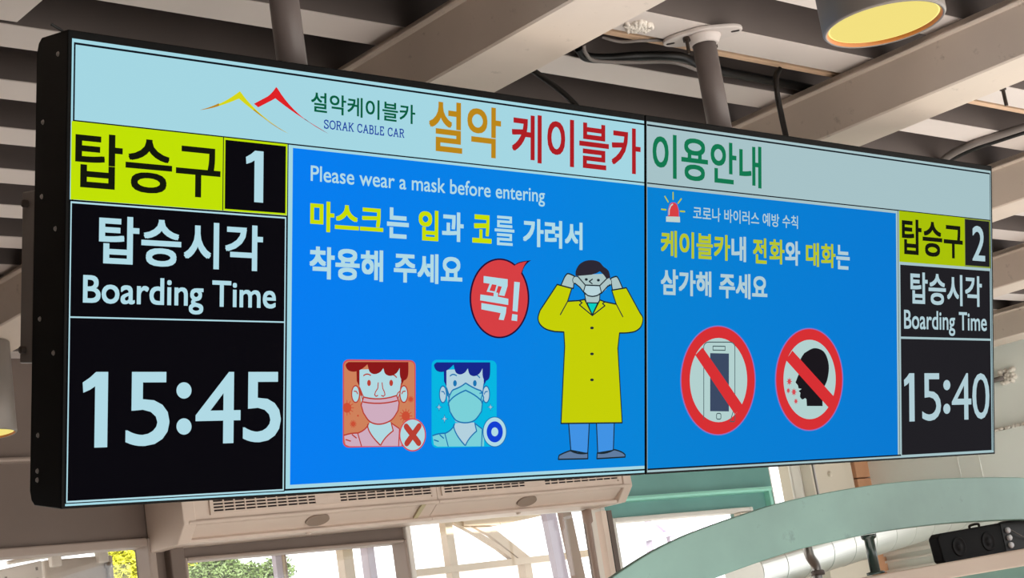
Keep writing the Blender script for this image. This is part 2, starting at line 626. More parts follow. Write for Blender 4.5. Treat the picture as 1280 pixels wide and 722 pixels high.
class Art:                         # one drawn element of the picture: flat coloured shapes lying on a screen
    def __init__(s, side, layer):
        s.r, s.scr, s.a0 = displays[side]
        s.layer = layer
        s.bm = bmesh.new()
        s.mats = []

    def mi(s, m):
        if m not in s.mats:
            s.mats.append(m)
        return s.mats.index(m)

    def P(s, q, l):
        return Vector((q[0] - s.a0, -0.0011 - 0.00012 * (s.layer + l), q[1]))

    def poly(s, pts, m, l=0):      # pts in display metres
        vs = [s.bm.verts.new(s.P(q, l)) for q in pts]
        try:
            f = s.bm.faces.new(vs)
        except ValueError:
            return
        f.material_index = s.mi(m)
        f.normal_update()
        if f.normal.y > 0:
            f.normal_flip()

    def ppoly(s, pts, m, l=0, crop=None):
        s.poly([D(*(crop(*p) if crop else p)) for p in pts], m, l)

    def rect(s, a0, a1, b0, b1, m, l=0):
        s.poly([(a0, b0), (a1, b0), (a1, b1), (a0, b1)], m, l)

    def frame(s, a0, a1, b0, b1, t, m, l=0):
        s.rect(a0, a1, b0, b0 + t, m, l)
        s.rect(a0, a1, b1 - t, b1, m, l)
        s.rect(a0, a0 + t, b0 + t, b1 - t, m, l)
        s.rect(a1 - t, a1, b0 + t, b1 - t, m, l)

    def disc(s, u, v, rx, ry, m, l=0, n=48, rot=0):
        pts = []
        for k in range(n):
            a = 2 * math.pi * k / n
            x, y = rx * math.cos(a), ry * math.sin(a)
            pts.append(D(u + x * math.cos(rot) - y * math.sin(rot), v + x * math.sin(rot) + y * math.cos(rot)))
        s.poly(pts, m, l)

    def stroke(s, pts, wpx, m, l=0, crop=None, closed=False):
        q = [D(*(crop(*p) if crop else p)) for p in pts]
        if closed:
            q = q + [q[0]]
        u, v = (crop(*pts[0]) if crop else pts[0])
        e = D(u + wpx, v)
        h = (e[0] - D(u, v)[0]) * 0.5 * (1.45 if wpx < 1.2 else 1)
        e2 = D(u, v - wpx)
        h = min(h, abs(e2[1] - D(u, v)[1]) * 0.62 * (1.45 if wpx < 1.2 else 1))
        for k, (p0, p1) in enumerate(zip(q, q[1:])):
            d = Vector((p1[0] - p0[0], p1[1] - p0[1]))
            if d.length < 1e-7:
                continue
            d.normalize()
            n = Vector((-d.y, d.x)) * h
            s.poly([(p0[0] - n.x, p0[1] - n.y), (p1[0] - n.x, p1[1] - n.y), (p1[0] + n.x, p1[1] + n.y), (p0[0] + n.x, p0[1] + n.y)], m, l + 0.1 * (k % 2))
            for p_ in (p0, p1):
                s.poly([(p_[0] + h * math.cos(2 * math.pi * j / 8), p_[1] + h * math.sin(2 * math.pi * j / 8)) for j in range(8)], m, l + 0.25)

    def text(s, body, uL, uR, top, bot, m, bold=0.0, l=0, halo=None, halo_w=0.0):
        # body fitted to the box: left/right photo columns, top and bottom photo points
        c = bpy.data.curves.new('lettering', 'FONT')
        c.body = body
        c.size = 1
        c.resolution_u = 4
        o = bpy.data.objects.new('lettering', c)
        COL.objects.link(o)
        bpy.context.view_layer.update()
        me = bpy.data.meshes.new_from_object(o.evaluated_get(bpy.context.evaluated_depsgraph_get()))
        bpy.data.objects.remove(o)
        bpy.data.curves.remove(c)
        xs = [v.co.x for v in me.vertices]
        ys = [v.co.y for v in me.vertices]
        vm = (top[1] + bot[1]) / 2
        aL, aR = D(uL, vm)[0], D(uR, vm)[0]
        bT, bB = D(*top)[1], D(*bot)[1]
        mx, nx, my, ny = min(xs), max(xs), min(ys), max(ys)
        kx_, ky_ = (aR - aL) / (nx - mx), (bT - bB) / (ny - my)
        hx, hy = bold * kx_, bold * ky_              # heavier strokes: the outline laid down several times, slightly shifted
        aL, aR, bT, bB = aL + hx, aR - hx, bT - hy, bB + hy
        sh = [(0, 0)] if bold <= 0 else [(-1, -1), (1, -1), (-1, 1), (1, 1), (0, 0)]
        i = s.mi(m)
        for t, (sx, sy) in enumerate(sh):
            vs = [s.bm.verts.new(s.P((aL + sx * hx + (v.co.x - mx) / (nx - mx) * (aR - aL), bB + sy * hy + (v.co.y - my) / (ny - my) * (bT - bB)), l + 0.15 * t)) for v in me.vertices]
            for p in me.polygons:
                try:
                    f = s.bm.faces.new([vs[k] for k in p.vertices])
                    f.material_index = i
                except ValueError:
                    pass
        bpy.data.meshes.remove(me)

    def one(s, u0, u1, top, bot, m, l=0):           # numeral 1: upright with a flag, no foot
        vm = (top[1] + bot[1]) / 2
        aL, aR = D(u0, vm)[0], D(u1, vm)[0]
        bT, bB = D(*top)[1], D(*bot)[1]
        s.poly([(aL + x * (aR - aL), bT + y * (bB - bT)) for x, y in ((0, .14), (.28, .075), (.52, 0), (1, 0), (1, 1), (.49, 1), (.49, .19), (.3, .235), (.03, .275))], m, l)

    def build(s, name, label=None):
        me = bpy.data.meshes.new(name)
        s.bm.to_mesh(me)
        s.bm.free()
        for k in s.mats:
            me.materials.append(k)
        o = bpy.data.objects.new(name, me)
        COL.objects.link(o)
        o.parent = s.scr
        if label:
            o['label'] = label
        return o


def crop(ox, oy, sc):
    return lambda x, y: (ox + x / sc, oy + y / sc)


def bez(p0, p1, p2, n=10):         # quadratic curve points
    return [((1 - t) ** 2 * p0[0] + 2 * t * (1 - t) * p1[0] + t * t * p2[0], (1 - t) ** 2 * p0[1] + 2 * t * (1 - t) * p1[1] + t * t * p2[1]) for t in [k / n for k in range(n + 1)]]


def smooth(pts, n=6, closed=True):  # Catmull-Rom outline through the points
    N = len(pts)
    out = []
    rng = range(N) if closed else range(N - 1)
    for k in rng:
        if closed:
            a, b_, c, d = pts[(k - 1) % N], pts[k], pts[(k + 1) % N], pts[(k + 2) % N]
        else:
            a, b_, c, d = pts[max(k - 1, 0)], pts[k], pts[k + 1], pts[min(k + 2, N - 1)]
        for j in range(n):
            t = j / n
            out.append(tuple(0.5 * (2 * b_[i] + (c[i] - a[i]) * t + (2 * a[i] - 5 * b_[i] + 4 * c[i] - d[i]) * t * t + (3 * b_[i] - a[i] - 3 * c[i] + d[i]) * t ** 3) for i in (0, 1)))
    if not closed:
        out.append(pts[-1])
    return out


def A_(u, v):
    return D(u, v)[0]


def B_(u, v):
    return D(u, v)[1]


# --- left display: frame lines and fields
g = Art('left', 0)
g.rect(0.0060, 0.0086, 0.0062, 0.6692, LINE)
g.rect(0.0086, 1.196, 0.0056, 0.0086, LINE)
g.rect(0.0086, 1.196, 0.6660, 0.6692, LINE)
hb = B_(600, 205)
yL = A_(88.3, 200)
xC = A_(358.4, 300)
b1t, b1b = B_(180, 160.3), B_(180, 255.8)
g.rect(0.0086, 1.196, b1t - 0.0011, b1t + 0.0011, LINE)
g.rect(xC - 0.0006, xC + 0.0012, 0.0082, b1t, LINE, 0.2)
g.build('border_lines')

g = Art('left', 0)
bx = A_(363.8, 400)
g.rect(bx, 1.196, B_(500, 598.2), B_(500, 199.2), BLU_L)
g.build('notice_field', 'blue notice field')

g = Art('left', 1)
xm = A_(278.3, 220)
g.rect(yL, xm - 0.0008, b1b, b1t - 0.0008, LIME_L)
g.build('gate_field', 'lime yellow field')
g = Art('left', 1)
g.rect(xm - 0.0008, xC - 0.001, b1b, b1t - 0.0008, LIME_L)
g.rect(xm - 0.0008, xm + 0.0008, b1b, b1t, LINE, 1)
g.rect(xm + 0.0035, xC - 0.004, b1b + 0.003, b1t - 0.0042, DKL, 1)
g.build('gate_number_field', 'black field edged in lime')
b2t, b2b = B_(180, 258.2), B_(180, 398.2)
g = Art('left', 1)
g.rect(yL - 0.0012, xC - 0.0006, b2b, b1b - 0.0003, DKL)
g.rect(yL + 0.0003, xC - 0.0022, b2b, b2t, TXW, 1)
g.rect(yL + 0.0022, xC - 0.0045, b2b + 0.001, b2t - 0.0026, DKL, 2)
g.build('boarding_time_field', 'black field with pale outline')
b3b = B_(200, 621.5)
g = Art('left', 1)
g.rect(yL - 0.0012, xC - 0.0006, b3b - 0.0015, b2b, DKL)
g.rect(yL + 0.0003, xC - 0.0022, b3b, b2b + 0.0012, TXW, 1)
g.rect(yL + 0.0022, xC - 0.0045, b3b + 0.0025, b2b - 0.0012, DKL, 2)
g.build('clock_field', 'black field with pale outline')

g = Art('left', 4)
g.text('탑승구', 93.2, 275, (139, 168.5), (249, 246.7), TXB, 0.016)
g.build('gate_text', 'black lettering')
g = Art('left', 4)
g.one(306.5, 328.5, (322, 188.7), (322, 252.9), TXW)
g.build('gate_number', 'pale numeral')
g = Art('left', 4)
g.text('탑승시각', 123, 328, (160, 271), (317, 338.7), TXW, 0.02)
g.build('boarding_time_text', 'pale lettering')
g = Art('left', 4)
g.text('Boarding Time', 103, 344.2, (201, 347.5), (248, 393), TXW, 0.014)
g.build('boarding_time_english_text', 'pale lettering')
g = Art('left', 4)
for ch, u0, u1 in (('1', 102.2, 134), ('5', 156.6, 211.3), ('4', 243.9, 300), ('5', 303.2, 350.4)):
    if ch == '1':
        g.one(u0, u1, (125, 464.5), (125, 558.9), TXW)
    else:
        g.text(ch, u0, u1, (125, 464.5), (125, 558.9), TXW, 0.006)
g.disc(229.3, 487.7, 9.4, 10.2, TXW)
g.disc(229.3, 532.7, 9.4, 10.2, TXW)
g.build('clock_digits', 'pale clock digits')

# header
g = Art('left', 4)
g.text('설악', 535.4, 625.5, (573, 128.6), (617, 197.8), GOLD, 0.016)
g.build('title_word', 'gold lettering')
g = Art('left', 4)
g.text('케이블카', 639, 800, (672, 144), (791, 217.5), REDT, 0.016)
g.build('title_word', 'red lettering')
K = crop(240, 100, 4.267)
g = Art('left', 4)
out = bez((38, 160), (150, 140), (252, 60), 10) + bez((258, 66), (345, 190), (515, 288), 10) + bez((500, 280), (330, 175), (248, 100), 10) + bez((244, 101), (150, 142), (60, 158), 8)
g.ppoly(out, LYEL, 0, K)
tailg = bez((330, 158), (410, 240), (515, 288), 8) + bez((500, 280), (400, 222), (322, 160), 8)
g.ppoly(tailg, GOLD, 1, K)
g.ppoly(bez((38, 160), (95, 147), (140, 124), 6) + bez((142, 138), (110, 150), (60, 158), 6), GOLD, 1, K)
out = [(327, 127)] + bez((400, 88), (425, 70), (445, 38), 6) + bez((452, 44), (545, 200), (725, 287), 10) + bez((700, 272), (540, 180), (441, 98), 10) + [(420, 110), (350, 146)]
g.ppoly(out, glow('logo_red', (222, 32, 36)), 2, K)
g.ppoly(bez((600, 208), (660, 255), (725, 287), 6) + bez((700, 272), (640, 240), (590, 206), 6), C1H, 3, K)
g.build('mountain_logo', 'yellow and red mountain outline')
g = Art('left', 4)
g.text('설악케이블카', 388, 518.4, (404, 116.2), (513, 155), GRN_L, 0.014)
g.build('logo_korean_text', 'green lettering')


# slab-serif capitals drawn from strokes
def serif_line(g, word, uL, uR, top, bot, m):
    Gl = {
        'S': ([[(.82, .78), (.7, .95), (.45, 1), (.2, .92), (.12, .74), (.3, .58), (.65, .44), (.88, .28), (.8, .08), (.52, 0), (.25, .05), (.12, .24)]], [(.82, .7, .82, 1), (.12, 0, .12, .3)], .95),
        'O': ([[(.5, 1), (.2, .9), (.05, .65), (.05, .35), (.2, .1), (.5, 0), (.8, .1), (.95, .35), (.95, .65), (.8, .9), (.5, 1)]], [], 1.05),
        'R': ([[(.2, 0), (.2, 1)], [(.2, 1), (.6, 1), (.82, .88), (.82, .66), (.6, .53), (.2, .52)], [(.52, .52), (.86, 0)]], [(.02, 0, .4, 0), (.02, 1, .3, 1), (.75, 0, 1.0, 0)], 1.0),
        'A': ([[(.12, 0), (.5, 1), (.88, 0)], [(.27, .36), (.73, .36)]], [(-.02, 0, .28, 0), (.72, 0, 1.02, 0)], 1.0),
        'K': ([[(.2, 0), (.2, 1)], [(.85, 1), (.22, .42)], [(.42, .6), (.88, 0)]], [(.02, 0, .4, 0), (.02, 1, .4, 1), (.68, 1, 1, 1), (.72, 0, 1.02, 0)], 1.0),
        'C': ([[(.86, .75), (.75, .94), (.5, 1), (.2, .9), (.06, .62), (.06, .36), (.2, .1), (.52, 0), (.78, .07), (.9, .24)]], [(.87, .7, .87, 1)], .95),
        'B': ([[(.2, 0), (.2, 1)], [(.2, 1), (.6, 1), (.78, .88), (.78, .68), (.6, .54), (.2, .53)], [(.6, .54), (.85, .42), (.85, .14), (.62, 0), (.2, 0)]], [(.02, 0, .3, 0), (.02, 1, .3, 1)], .92),
        'L': ([[(.2, 1), (.2, 0), (.82, 0), (.84, .25)]], [(.02, 1, .4, 1), (.02, 0, .3, 0)], .88),
        'E': ([[(.2, 0), (.2, 1), (.8, 1), (.8, .8)], [(.2, .53), (.6, .53)], [(.2, 0), (.84, 0), (.84, .24)]], [(.02, 0, .3, 0), (.02, 1, .3, 1), (.6, .42, .6, .64)], .9),
        ' ': ([], [], .5)}
    tot = sum(Gl[c][2] * 1.12 for c in word)
    aL, aR = A_(uL, (top[1] + bot[1]) / 2), A_(uR, (top[1] + bot[1]) / 2)
    bT, bB = B_(*top), B_(*bot)
    un = (aR - aL) / tot
    x = aL
    H = bT - bB

    def seg(p, q, h, l):
        d = Vector((q[0] - p[0], q[1] - p[1]))
        if d.length < 1e-6:
            return
        d.normalize()
        n = Vector((-d.y, d.x)) * h
        e = d * h * .5
        g.poly([(p[0] - n.x - e.x, p[1] - n.y - e.y), (q[0] - n.x + e.x, q[1] - n.y + e.y), (q[0] + n.x + e.x, q[1] + n.y + e.y), (p[0] + n.x - e.x, p[1] + n.y - e.y)], m, l)
    for c in word:
        st, sf, wd = Gl[c]
        T_ = lambda p: (x + p[0] * un * wd, bB + p[1] * H)
        for i, l_ in enumerate(st):
            for j, (p, q) in enumerate(zip(l_, l_[1:])):
                seg(T_(p), T_(q), H * .075, .1 * ((i + j) % 3))
        for j, f in enumerate(sf):
            seg(T_(f[:2]), T_(f[2:]), H * .042, .4 + .1 * (j % 2))
        x += un * wd * 1.12


g = Art('left', 4)
serif_line(g, 'SORAK CABLE CAR', 404, 505.5, (407, 150.2), (407, 160.4), NAVYT)
g.build('logo_english_text', 'blue lettering')

# notice lines
g = Art('left', 4)
g.text('Please wear a mask before entering', 387.6, 680.4, (399.5, 207.5), (677, 258.2), TXW, 0.008)
g.build('english_notice_text', 'pale lettering')
BK = 0.028
for word in ((('마스크', 387, 478.4, (396, 250.9), (465, 293.9), YEL_L, BK), ('는', 483, 510.3, (490, 259.2), (495, 297.8), TXW, BK)),
             (('입', 522.6, 547.2, (546, 263.5), (535, 300.8), YEL_L, BK), ('과', 551.8, 578.8, (573, 265.6), (574, 302.4), TXW, BK)),
             (('코', 589.7, 613.8, (602, 268.4), (602, 303.8), YEL_L, BK), ('를', 617.6, 642.2, (630, 270), (635, 307), TXW, 0.012)),
             (('가려서', 653, 727.4, (673, 273.9), (725, 312.4), TXW, BK),),
             (('착용해', 386, 478.2, (394, 307.8), (474, 352), TXW, BK),),
             (('주세요', 491.6, 577.2, (540, 317.4), (545, 354.8), TXW, BK),)):
    g = Art('left', 4)
    for tx, u0, u1, tp, bt, m, bo in word:
        g.text(tx, u0, u1, tp, bt, m, bo)
    g.build('mask_notice_word', 'yellow and pale lettering' if len(word) > 1 else 'pale lettering')

# speech bubble
K = crop(580, 300, 5.16)
g = Art('left', 3)


def bub(k):
    cx, cy, rx, ry = 225, 375, 193, 258
    P_ = []
    for j in range(60):
        a = math.radians(-58 + 342 * j / 59 + 18)
        P_.append((cx + (rx - k) * math.cos(a), cy + (ry - k) * math.sin(a)))
    # a runs clockwise from the right of the tail round to its left
    return P_[:-1] + bez(P_[-1], (345 - k * .2, 135 + k * .9), (430 - 2.4 * k, 130 + k * .6), 5) + bez((430 - 2.4 * k, 130 + k * .6), (382, 158), P_[0], 5)


g.ppoly(bub(0), REDDK, 0, K)
g.ppoly(bub(11), RED, 1, K)
for poly in ([(123, 231), (278, 252), (277, 296), (257, 360), (220, 355), (240, 300), (216, 295), (202, 342), (142, 332), (162, 281), (122, 275)],
             [(188, 335), (216, 340), (214, 364), (282, 378), (281, 418), (100, 388), (102, 350), (186, 362)],
             [(108, 405), (270, 432), (266, 470), (252, 516), (220, 512), (232, 470), (108, 446)],
             [(320, 268), (356, 272), (341, 462), (309, 456)], [(307, 476), (341, 481), (338, 522), (302, 517)]):
    g.ppoly(poly, TXW, 2, K)
g.ppoly([(176, 284), (206, 289), (194, 331), (160, 325)], RED, 3, K)
g.build('speech_bubble', 'red speech bubble with pale lettering')

# person in the yellow coat, drawn on the screen
g = Art('left', 3)
K = crop(665, 310, 6.566)
K2 = crop(660, 300, 2.407)
T2 = lambda x, y: ((660 + x / 2.407 - 665) * 6.566, (300 + y / 2.407 - 310) * 6.566)
# hands behind the sleeves
hl = [(235, 300)] + smooth([(262, 238), (290, 209), (345, 230)], 5, False) + [(335, 330), (310, 328)]
hr = [(655, 342), (640, 250)] + smooth([(652, 242), (690, 233), (712, 265)], 5, False) + [(740, 330)]
for h_ in (hl, hr):
    g.ppoly(h_, SKIN, 0, K)
    g.stroke(h_, 1.0, OUT, 1, K)
leg1 = [T2(*p) for p in ((120, 545), (183, 545), (178, 642), (127, 632))]
leg2 = [T2(*p) for p in ((204, 545), (258, 545), (255, 632), (208, 640))]
for L_ in (leg1, leg2):
    g.ppoly(L_, JEAN, 0, K)
    g.stroke(L_, 1.0, OUT, 1, K, True)
s1 = [T2(*p) for p in [(89, 659), (91, 648)] + bez((93, 646), (108, 638), (124, 633), 4) + bez((126, 633), (150, 646), (178, 640), 5) + [(178, 657)]]
s2 = [T2(*p) for p in [(205, 657), (206, 640)] + bez((208, 640), (232, 644), (256, 630), 5) + bez((260, 630), (284, 636), (290, 645), 4) + [(290, 652)]]
for s_ in (s1, s2):
    g.ppoly(s_, SHOE, 2, K)
    g.stroke(s_, 1.0, OUT, 3, K, True)
neck = [(425, 375), (552, 375), (548, 450), (440, 450)]
g.ppoly(neck, SKIN, 2, K)
g.stroke(neck, 0.9, OUT, 3, K, True)
coat = ([(200, 298), (320, 330), (286, 436), (380, 430), (425, 420), (440, 450), (488, 548), (535, 450), (552, 425), (590, 440), (685, 460), (648, 345), (768, 325)]
        + smooth([(880, 530), (904, 575), (890, 640), (845, 680), (780, 694), (712, 696)], 5, False)
        + [T2(268, 325), T2(281, 549), T2(97, 551), T2(108, 318), (255, 688)]
        + smooth([(180, 684), (110, 665), (60, 625), (43, 572), (60, 510)], 5, False))
g.ppoly(coat, COAT, 4, K)
g.stroke(coat, 1.0, OUT, 5, K, True)
g.ppoly([(445, 448), (532, 450), (488, 545)], TEALS, 5, K)
g.stroke([(445, 448), (532, 450), (488, 545)], .8, OUT, 6, K, True)
g.stroke([(380, 430), (405, 448), (382, 465), (488, 553), (592, 472), (572, 455), (592, 440)], .9, OUT, 6, K)
g.stroke([(425, 420), (488, 550), (548, 432)], .9, OUT, 6, K)
g.stroke([(286, 436), (226, 545)], .9, OUT, 6, K)
g.stroke([(685, 460), (738, 562)], .9, OUT, 6, K)
for q in ((190, 264), (190, 342), (190, 420)):
    u, v = K2(*q)
    g.disc(u, v, 2.3, 1.7, OUT, 6, 16)
# head
for ex, ey in ((352, 263), (622, 280)):
    u, v = K(ex, ey)
    g.disc(u, v, 4.2, 5.2, OUT, 5, 24)
    g.disc(u, v, 3.4, 4.3, SKIN, 6, 24)
face = [(372, 220), (600, 210), (630, 250), (600, 340)] + smooth([(560, 372), (490, 397), (420, 366)], 5, False) + [(385, 318), (345, 286)]
g.ppoly(face, SKIN, 7, K)
g.stroke([(345, 288), (385, 320), (420, 366), (450, 386)], .9, OUT, 7.4, K)
g.stroke([(530, 386), (565, 368), (605, 322), (632, 300)], .9, OUT, 7.4, K)
hair = smooth([(350, 228), (352, 185), (380, 135), (430, 105), (490, 99), (545, 114), (578, 150), (620, 185), (636, 242)], 5, False) + [(606, 254), (582, 220), (550, 190), (520, 206), (480, 218), (430, 223), (368, 228)]
g.ppoly(hair, HAIR, 8, K)
mask = [(430, 303), (548, 308), (562, 365)] + smooth([(530, 388), (490, 396), (450, 389)], 4, False) + [(415, 358)]
g.ppoly(mask, SKINM, 8, K)
g.stroke(mask, .9, OUT, 8.5, K, True)
g.stroke([(368, 232), (430, 303)], .9, OUT, 8.5, K)
g.stroke([(606, 250), (548, 308)], .9, OUT, 8.5, K)
g.stroke([(488, 255), (462, 273), (486, 292)], .9, OUT, 8.5, K)
for ex, ey in ((438, 257), (537, 263)):
    u, v = K(ex, ey)
    g.disc(u, v, 1.9, 1.7, OUT, 8.5, 16)
g.build('masked_person_drawing', 'drawn person in long yellow coat putting on a mask')


# the two face cards
def rrect(x0, x1, y0, y1, y0r, y1r, r, n=6):   # rounded card whose right side may sit at other heights
    P_ = []
    for cx, cy, a in ((x1 - r, y0r + r, -90), (x1 - r, y1r - r, 0), (x0 + r, y1 - r, 90), (x0 + r, y0 + r, 180)):
        for k in range(n + 1):
            t = math.radians(a + 90 * k / n)
            P_.append((cx + r * math.cos(t), cy + r * math.sin(t)))
    return P_


def card(K, edge, fill, hairc, maskc, facec, linec, dx, low, name, label):
    g = Art('left', 3)
    X = lambda pts: [(145 + (x - 145) * dx[0] + dx[1], y + dx[2]) for x, y in pts]
    box_o = rrect(44, 549, 50, 661, 55, 652, 40)
    box_i = rrect(52, 541, 60, 652, 64, 644, 34)
    g.ppoly(X(box_o), edge, 0, K)
    g.ppoly(X(box_i), fill, 1, K)
    # sideburns, face, ears
    g.ppoly(X([(138, 130), (165, 120), (165, 250), (140, 200)]), hairc, 2, K)
    g.ppoly(X([(440, 190), (470, 190), (448, 235), (440, 235)]), hairc, 2, K)
    # shirt
    sh = [(52, 575)] + bez((55, 575), (95, 560), (150, 560), 4) + bez((150, 560), (200, 540), (218, 505), 4) + [(385, 490)] + bez((390, 492), (420, 520), (450, 530), 4) + [(450, 650), (90, 652), (62, 640)]
    g.ppoly(X(sh), maskc, 2, K)
    g.stroke(X(sh[:6] + bez((150, 560), (200, 540), (218, 505), 4)), 1.0, linec, 3, K)
    g.stroke(X([(148, 568), (172, 650)]), .9, linec, 3, K)
    g.stroke(X([(64, 606), (96, 616)]), .9, linec, 3, K)
    g.stroke(X([(108, 572), (136, 594)]), .9, linec, 3, K)
    nk = [(222, 490)] + bez((215, 500), (215, 560), (300, 642), 6) + bez((302, 642), (330, 590), (392, 548), 6) + [(378, 485)]
    g.ppoly(X(nk), facec, 3, K)
    g.stroke(X([(222, 495)] + bez((214, 505), (216, 560), (300, 642), 6)), 1.0, linec, 4, K)
    g.stroke(X([(378, 488), (392, 545)] + bez((392, 545), (330, 590), (306, 644), 6)), 1.0, linec, 4, K)
    g.stroke(X(bez((385, 495), (420, 520), (436, 530), 4) + [(430, 650)]), .9, linec, 4, K)
    for ex in (131, 466):
        pts = [(ex + 27 * math.cos(t * math.pi / 12), 290 + 58 * math.sin(t * math.pi / 12)) for t in range(24)]
        g.ppoly(X(pts), facec, 3, K)
        g.stroke(X(pts), .9, linec, 4, K, True)
        s_ = 1 if ex < 300 else -1
        g.stroke(X([(ex - 10 * s_, 270), (ex + 6 * s_, 272), (ex + 14 * s_, 288)]), .8, linec, 4, K)
    fc = [(158, 120), (440, 110), (448, 215), (436, 300), (425, 400), (380, 470), (300, 500), (230, 480), (185, 420), (168, 340), (158, 240)]
    g.ppoly(X(fc), facec, 5, K)
    g.stroke(X([(448, 215), (436, 300)]), .9, linec, 6, K)
    g.stroke(X([(156, 240), (168, 300)]), .9, linec, 6, K)
    if low:
        mk = [(186, 310)] + bez((190, 312), (300, 340), (415, 300), 6) + [(432, 350)] + smooth([(424, 405), (378, 470), (300, 499), (230, 482), (184, 420)], 4, False) + [(168, 365)]
        ln = bez((183, 345), (300, 368), (418, 336), 6)
    else:
        mk = [(180, 300), (198, 268)] + bez((210, 258), (270, 240), (305, 212), 5) + bez((310, 214), (370, 250), (425, 265), 5) + [(446, 312), (436, 350)] + smooth([(428, 410), (375, 470), (302, 487), (230, 470), (184, 410)], 4, False) + [(172, 350)]
        ln = bez((172, 350), (200, 300), (305, 262), 5) + bez((310, 264), (400, 300), (436, 345), 5)
    g.ppoly(X(mk), maskc, 7, K)
    g.stroke(X(mk), 1.0, linec, 8, K, True)
    g.stroke(X(ln), 1.0, linec, 8, K)
    top_y = 310 if low else 290
    for pts in ([(160, 248), (176, 290), (186, top_y)], [(164, 262), (178, 330), (170, 366)], [(440, 268), (424, 282), (415, top_y - 8)], [(440, 280), (425, 320), (432, 352)]):
        g.stroke(X(pts), .8, linec, 8, K)
    if low:
        g.stroke(X([(287, 212), (284, 250), (268, 275), (262, 295), (272, 306), (284, 300)]), .8, linec, 8, K)
        g.stroke(X([(314, 212), (318, 250), (330, 275), (334, 295), (322, 306), (310, 300)]), .8, linec, 8, K)
    for ex in (223, 377):
        u, v = K(*X([(ex, 213)])[0])
        g.disc(u, v, 2.3, 3.9, linec, 8, 20)
    g.stroke(X(bez((186, 162), (208, 142), (234, 160), 5)), .9, linec, 8, K)
    g.stroke(X(bez((370, 156), (396, 150), (414, 174), 5)), .9, linec, 8, K)
    hair = (smooth([(80, 68), (60, 88), (78, 124), (120, 135), (170, 118), (212, 84)], 4, False) + smooth([(212, 84), (228, 136), (262, 152), (300, 138), (322, 108)], 4, False)
            + smooth([(322, 108), (336, 150), (372, 164), (412, 146), (436, 110)], 4, False) + smooth([(436, 110), (438, 165), (455, 195), (482, 186), (495, 150), (496, 68)], 4, False))
    g.ppoly(X(hair), hairc, 9, K)
    return g, X


K = crop(420, 440, 5.554)
g, X = card(K, C1R, C1O, C1H, C1M, C1F, C1L, (1, 0, 0), True, '', '')
for vx, vy, vr in ((72, 385, 30), (480, 442, 28), (115, 497, 14), (515, 326, 12), (148, 440, 6)):
    u, v = K(vx, vy)
    g.disc(u, v, vr / 5.554, vr * 1.15 / 5.554, C1V, 2, 20)
    if vr > 10:
        for j in range(12):
            a = 2 * math.pi * j / 12
            if vx + vr * 1.6 * math.cos(a) < 54:
                continue
            g.stroke([(vx + vr * math.cos(a), vy + 1.15 * vr * math.sin(a)), (vx + vr * 1.55 * math.cos(a), vy + 1.75 * vr * math.sin(a))], .55, C1V, 2.3, K)
u, v = K(525, 573)
g.disc(u, v, 93 / 5.554, 115 / 5.554, C1R, 9)
g.disc(u, v, 85 / 5.554, 106 / 5.554, C1F, 10)
g.stroke([(480, 515), (568, 630)], 6.4, C1L, 11, K)
g.stroke([(570, 512), (484, 632)], 6.4, C1L, 11.5, K)
g.build('wrong_mask_card', 'orange card with nose uncovered and red cross')

K = crop(530, 440, 5.554)
g, X = card(K, C2C, C2C, C2H, C2M, C2F, C2L, (0.895, -6, 2), False, '', '')
for sx, sy, sr in ((100, 381, 26), (138, 462, 28), (457, 380, 24)):
    for k_, (rr, m_) in enumerate(((1.0, C2L), (0.62, C2F))):
        pts = []
        for j in range(8):
            a = math.pi * j / 4
            q_ = sr * rr * (1.0 if j % 2 == 0 else 0.28)
            pts.append((sx + q_ * math.cos(a), sy + 1.25 * q_ * math.sin(a)))
        g.ppoly(pts, m_, 2 + k_, K)
u, v = K(484, 552)
g.disc(u, v, 84 / 5.554, 106 / 5.554, C2L, 9)
g.disc(u, v, 78 / 5.554, 100 / 5.554, TXW, 10)
g.disc(u, v, 56 / 5.554, 73 / 5.554, C2B, 11)
g.disc(u, v, 24 / 5.554, 31 / 5.554, TXW, 12)
g.build('right_mask_card', 'cyan card with mask over the nose and blue ring')

# --- right display
g = Art('right', 0)
g.rect(1.204, 2.3915, 0.0056, 0.0088, LINE)
g.rect(1.204, 2.3915, 0.6658, 0.6692, LINE)
g.rect(2.3915, 2.394, 0.0062, 0.6688, LINE)
hR = B_(950, 244.3)
g.rect(1.204, 2.3915, b1t - 0.0012, b1t + 0.0012, LINE)
xR0 = A_(1122.8, 420)
g.rect(xR0, xR0 + 0.0016, 0.0085, b1t, LINE, 0.2)
g.build('border_lines')
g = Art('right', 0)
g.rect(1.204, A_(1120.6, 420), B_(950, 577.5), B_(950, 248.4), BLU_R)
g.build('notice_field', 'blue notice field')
xr0, xr1, xrm = A_(1124.4, 420), A_(1238.6, 420), A_(1205.2, 300)
rt, rb = B_(1165, 268.6), B_(1165, 330)
g = Art('right', 1)
g.rect(xr0, xrm, rb, b1t - 0.0008, LIME_R)
g.build('gate_field', 'lime yellow field')
g = Art('right', 1)
OLV = glow('screen_olive_edge', (134, 150, 60))
g.rect(xrm, xr1, rb, b1t - 0.0008, OLV)
g.rect(xrm + 0.002, xr1 - 0.004, rb + 0.0035, b1t - 0.0035, DKR, 1)
g.build('gate_number_field', 'dark field edged in olive')
r2b = B_(1180, 422.8)
g = Art('right', 1)
g.rect(xr0 + 0.0005, xr1, r2b, rb - 0.004, RW)
g.rect(xr0 + 0.003, xr1 - 0.004, r2b + 0.002, rb - 0.0065, DKR, 1)
g.build('boarding_time_field', 'dark field with pale outline')
r3b = B_(1180, 566)
g = Art('right', 1)
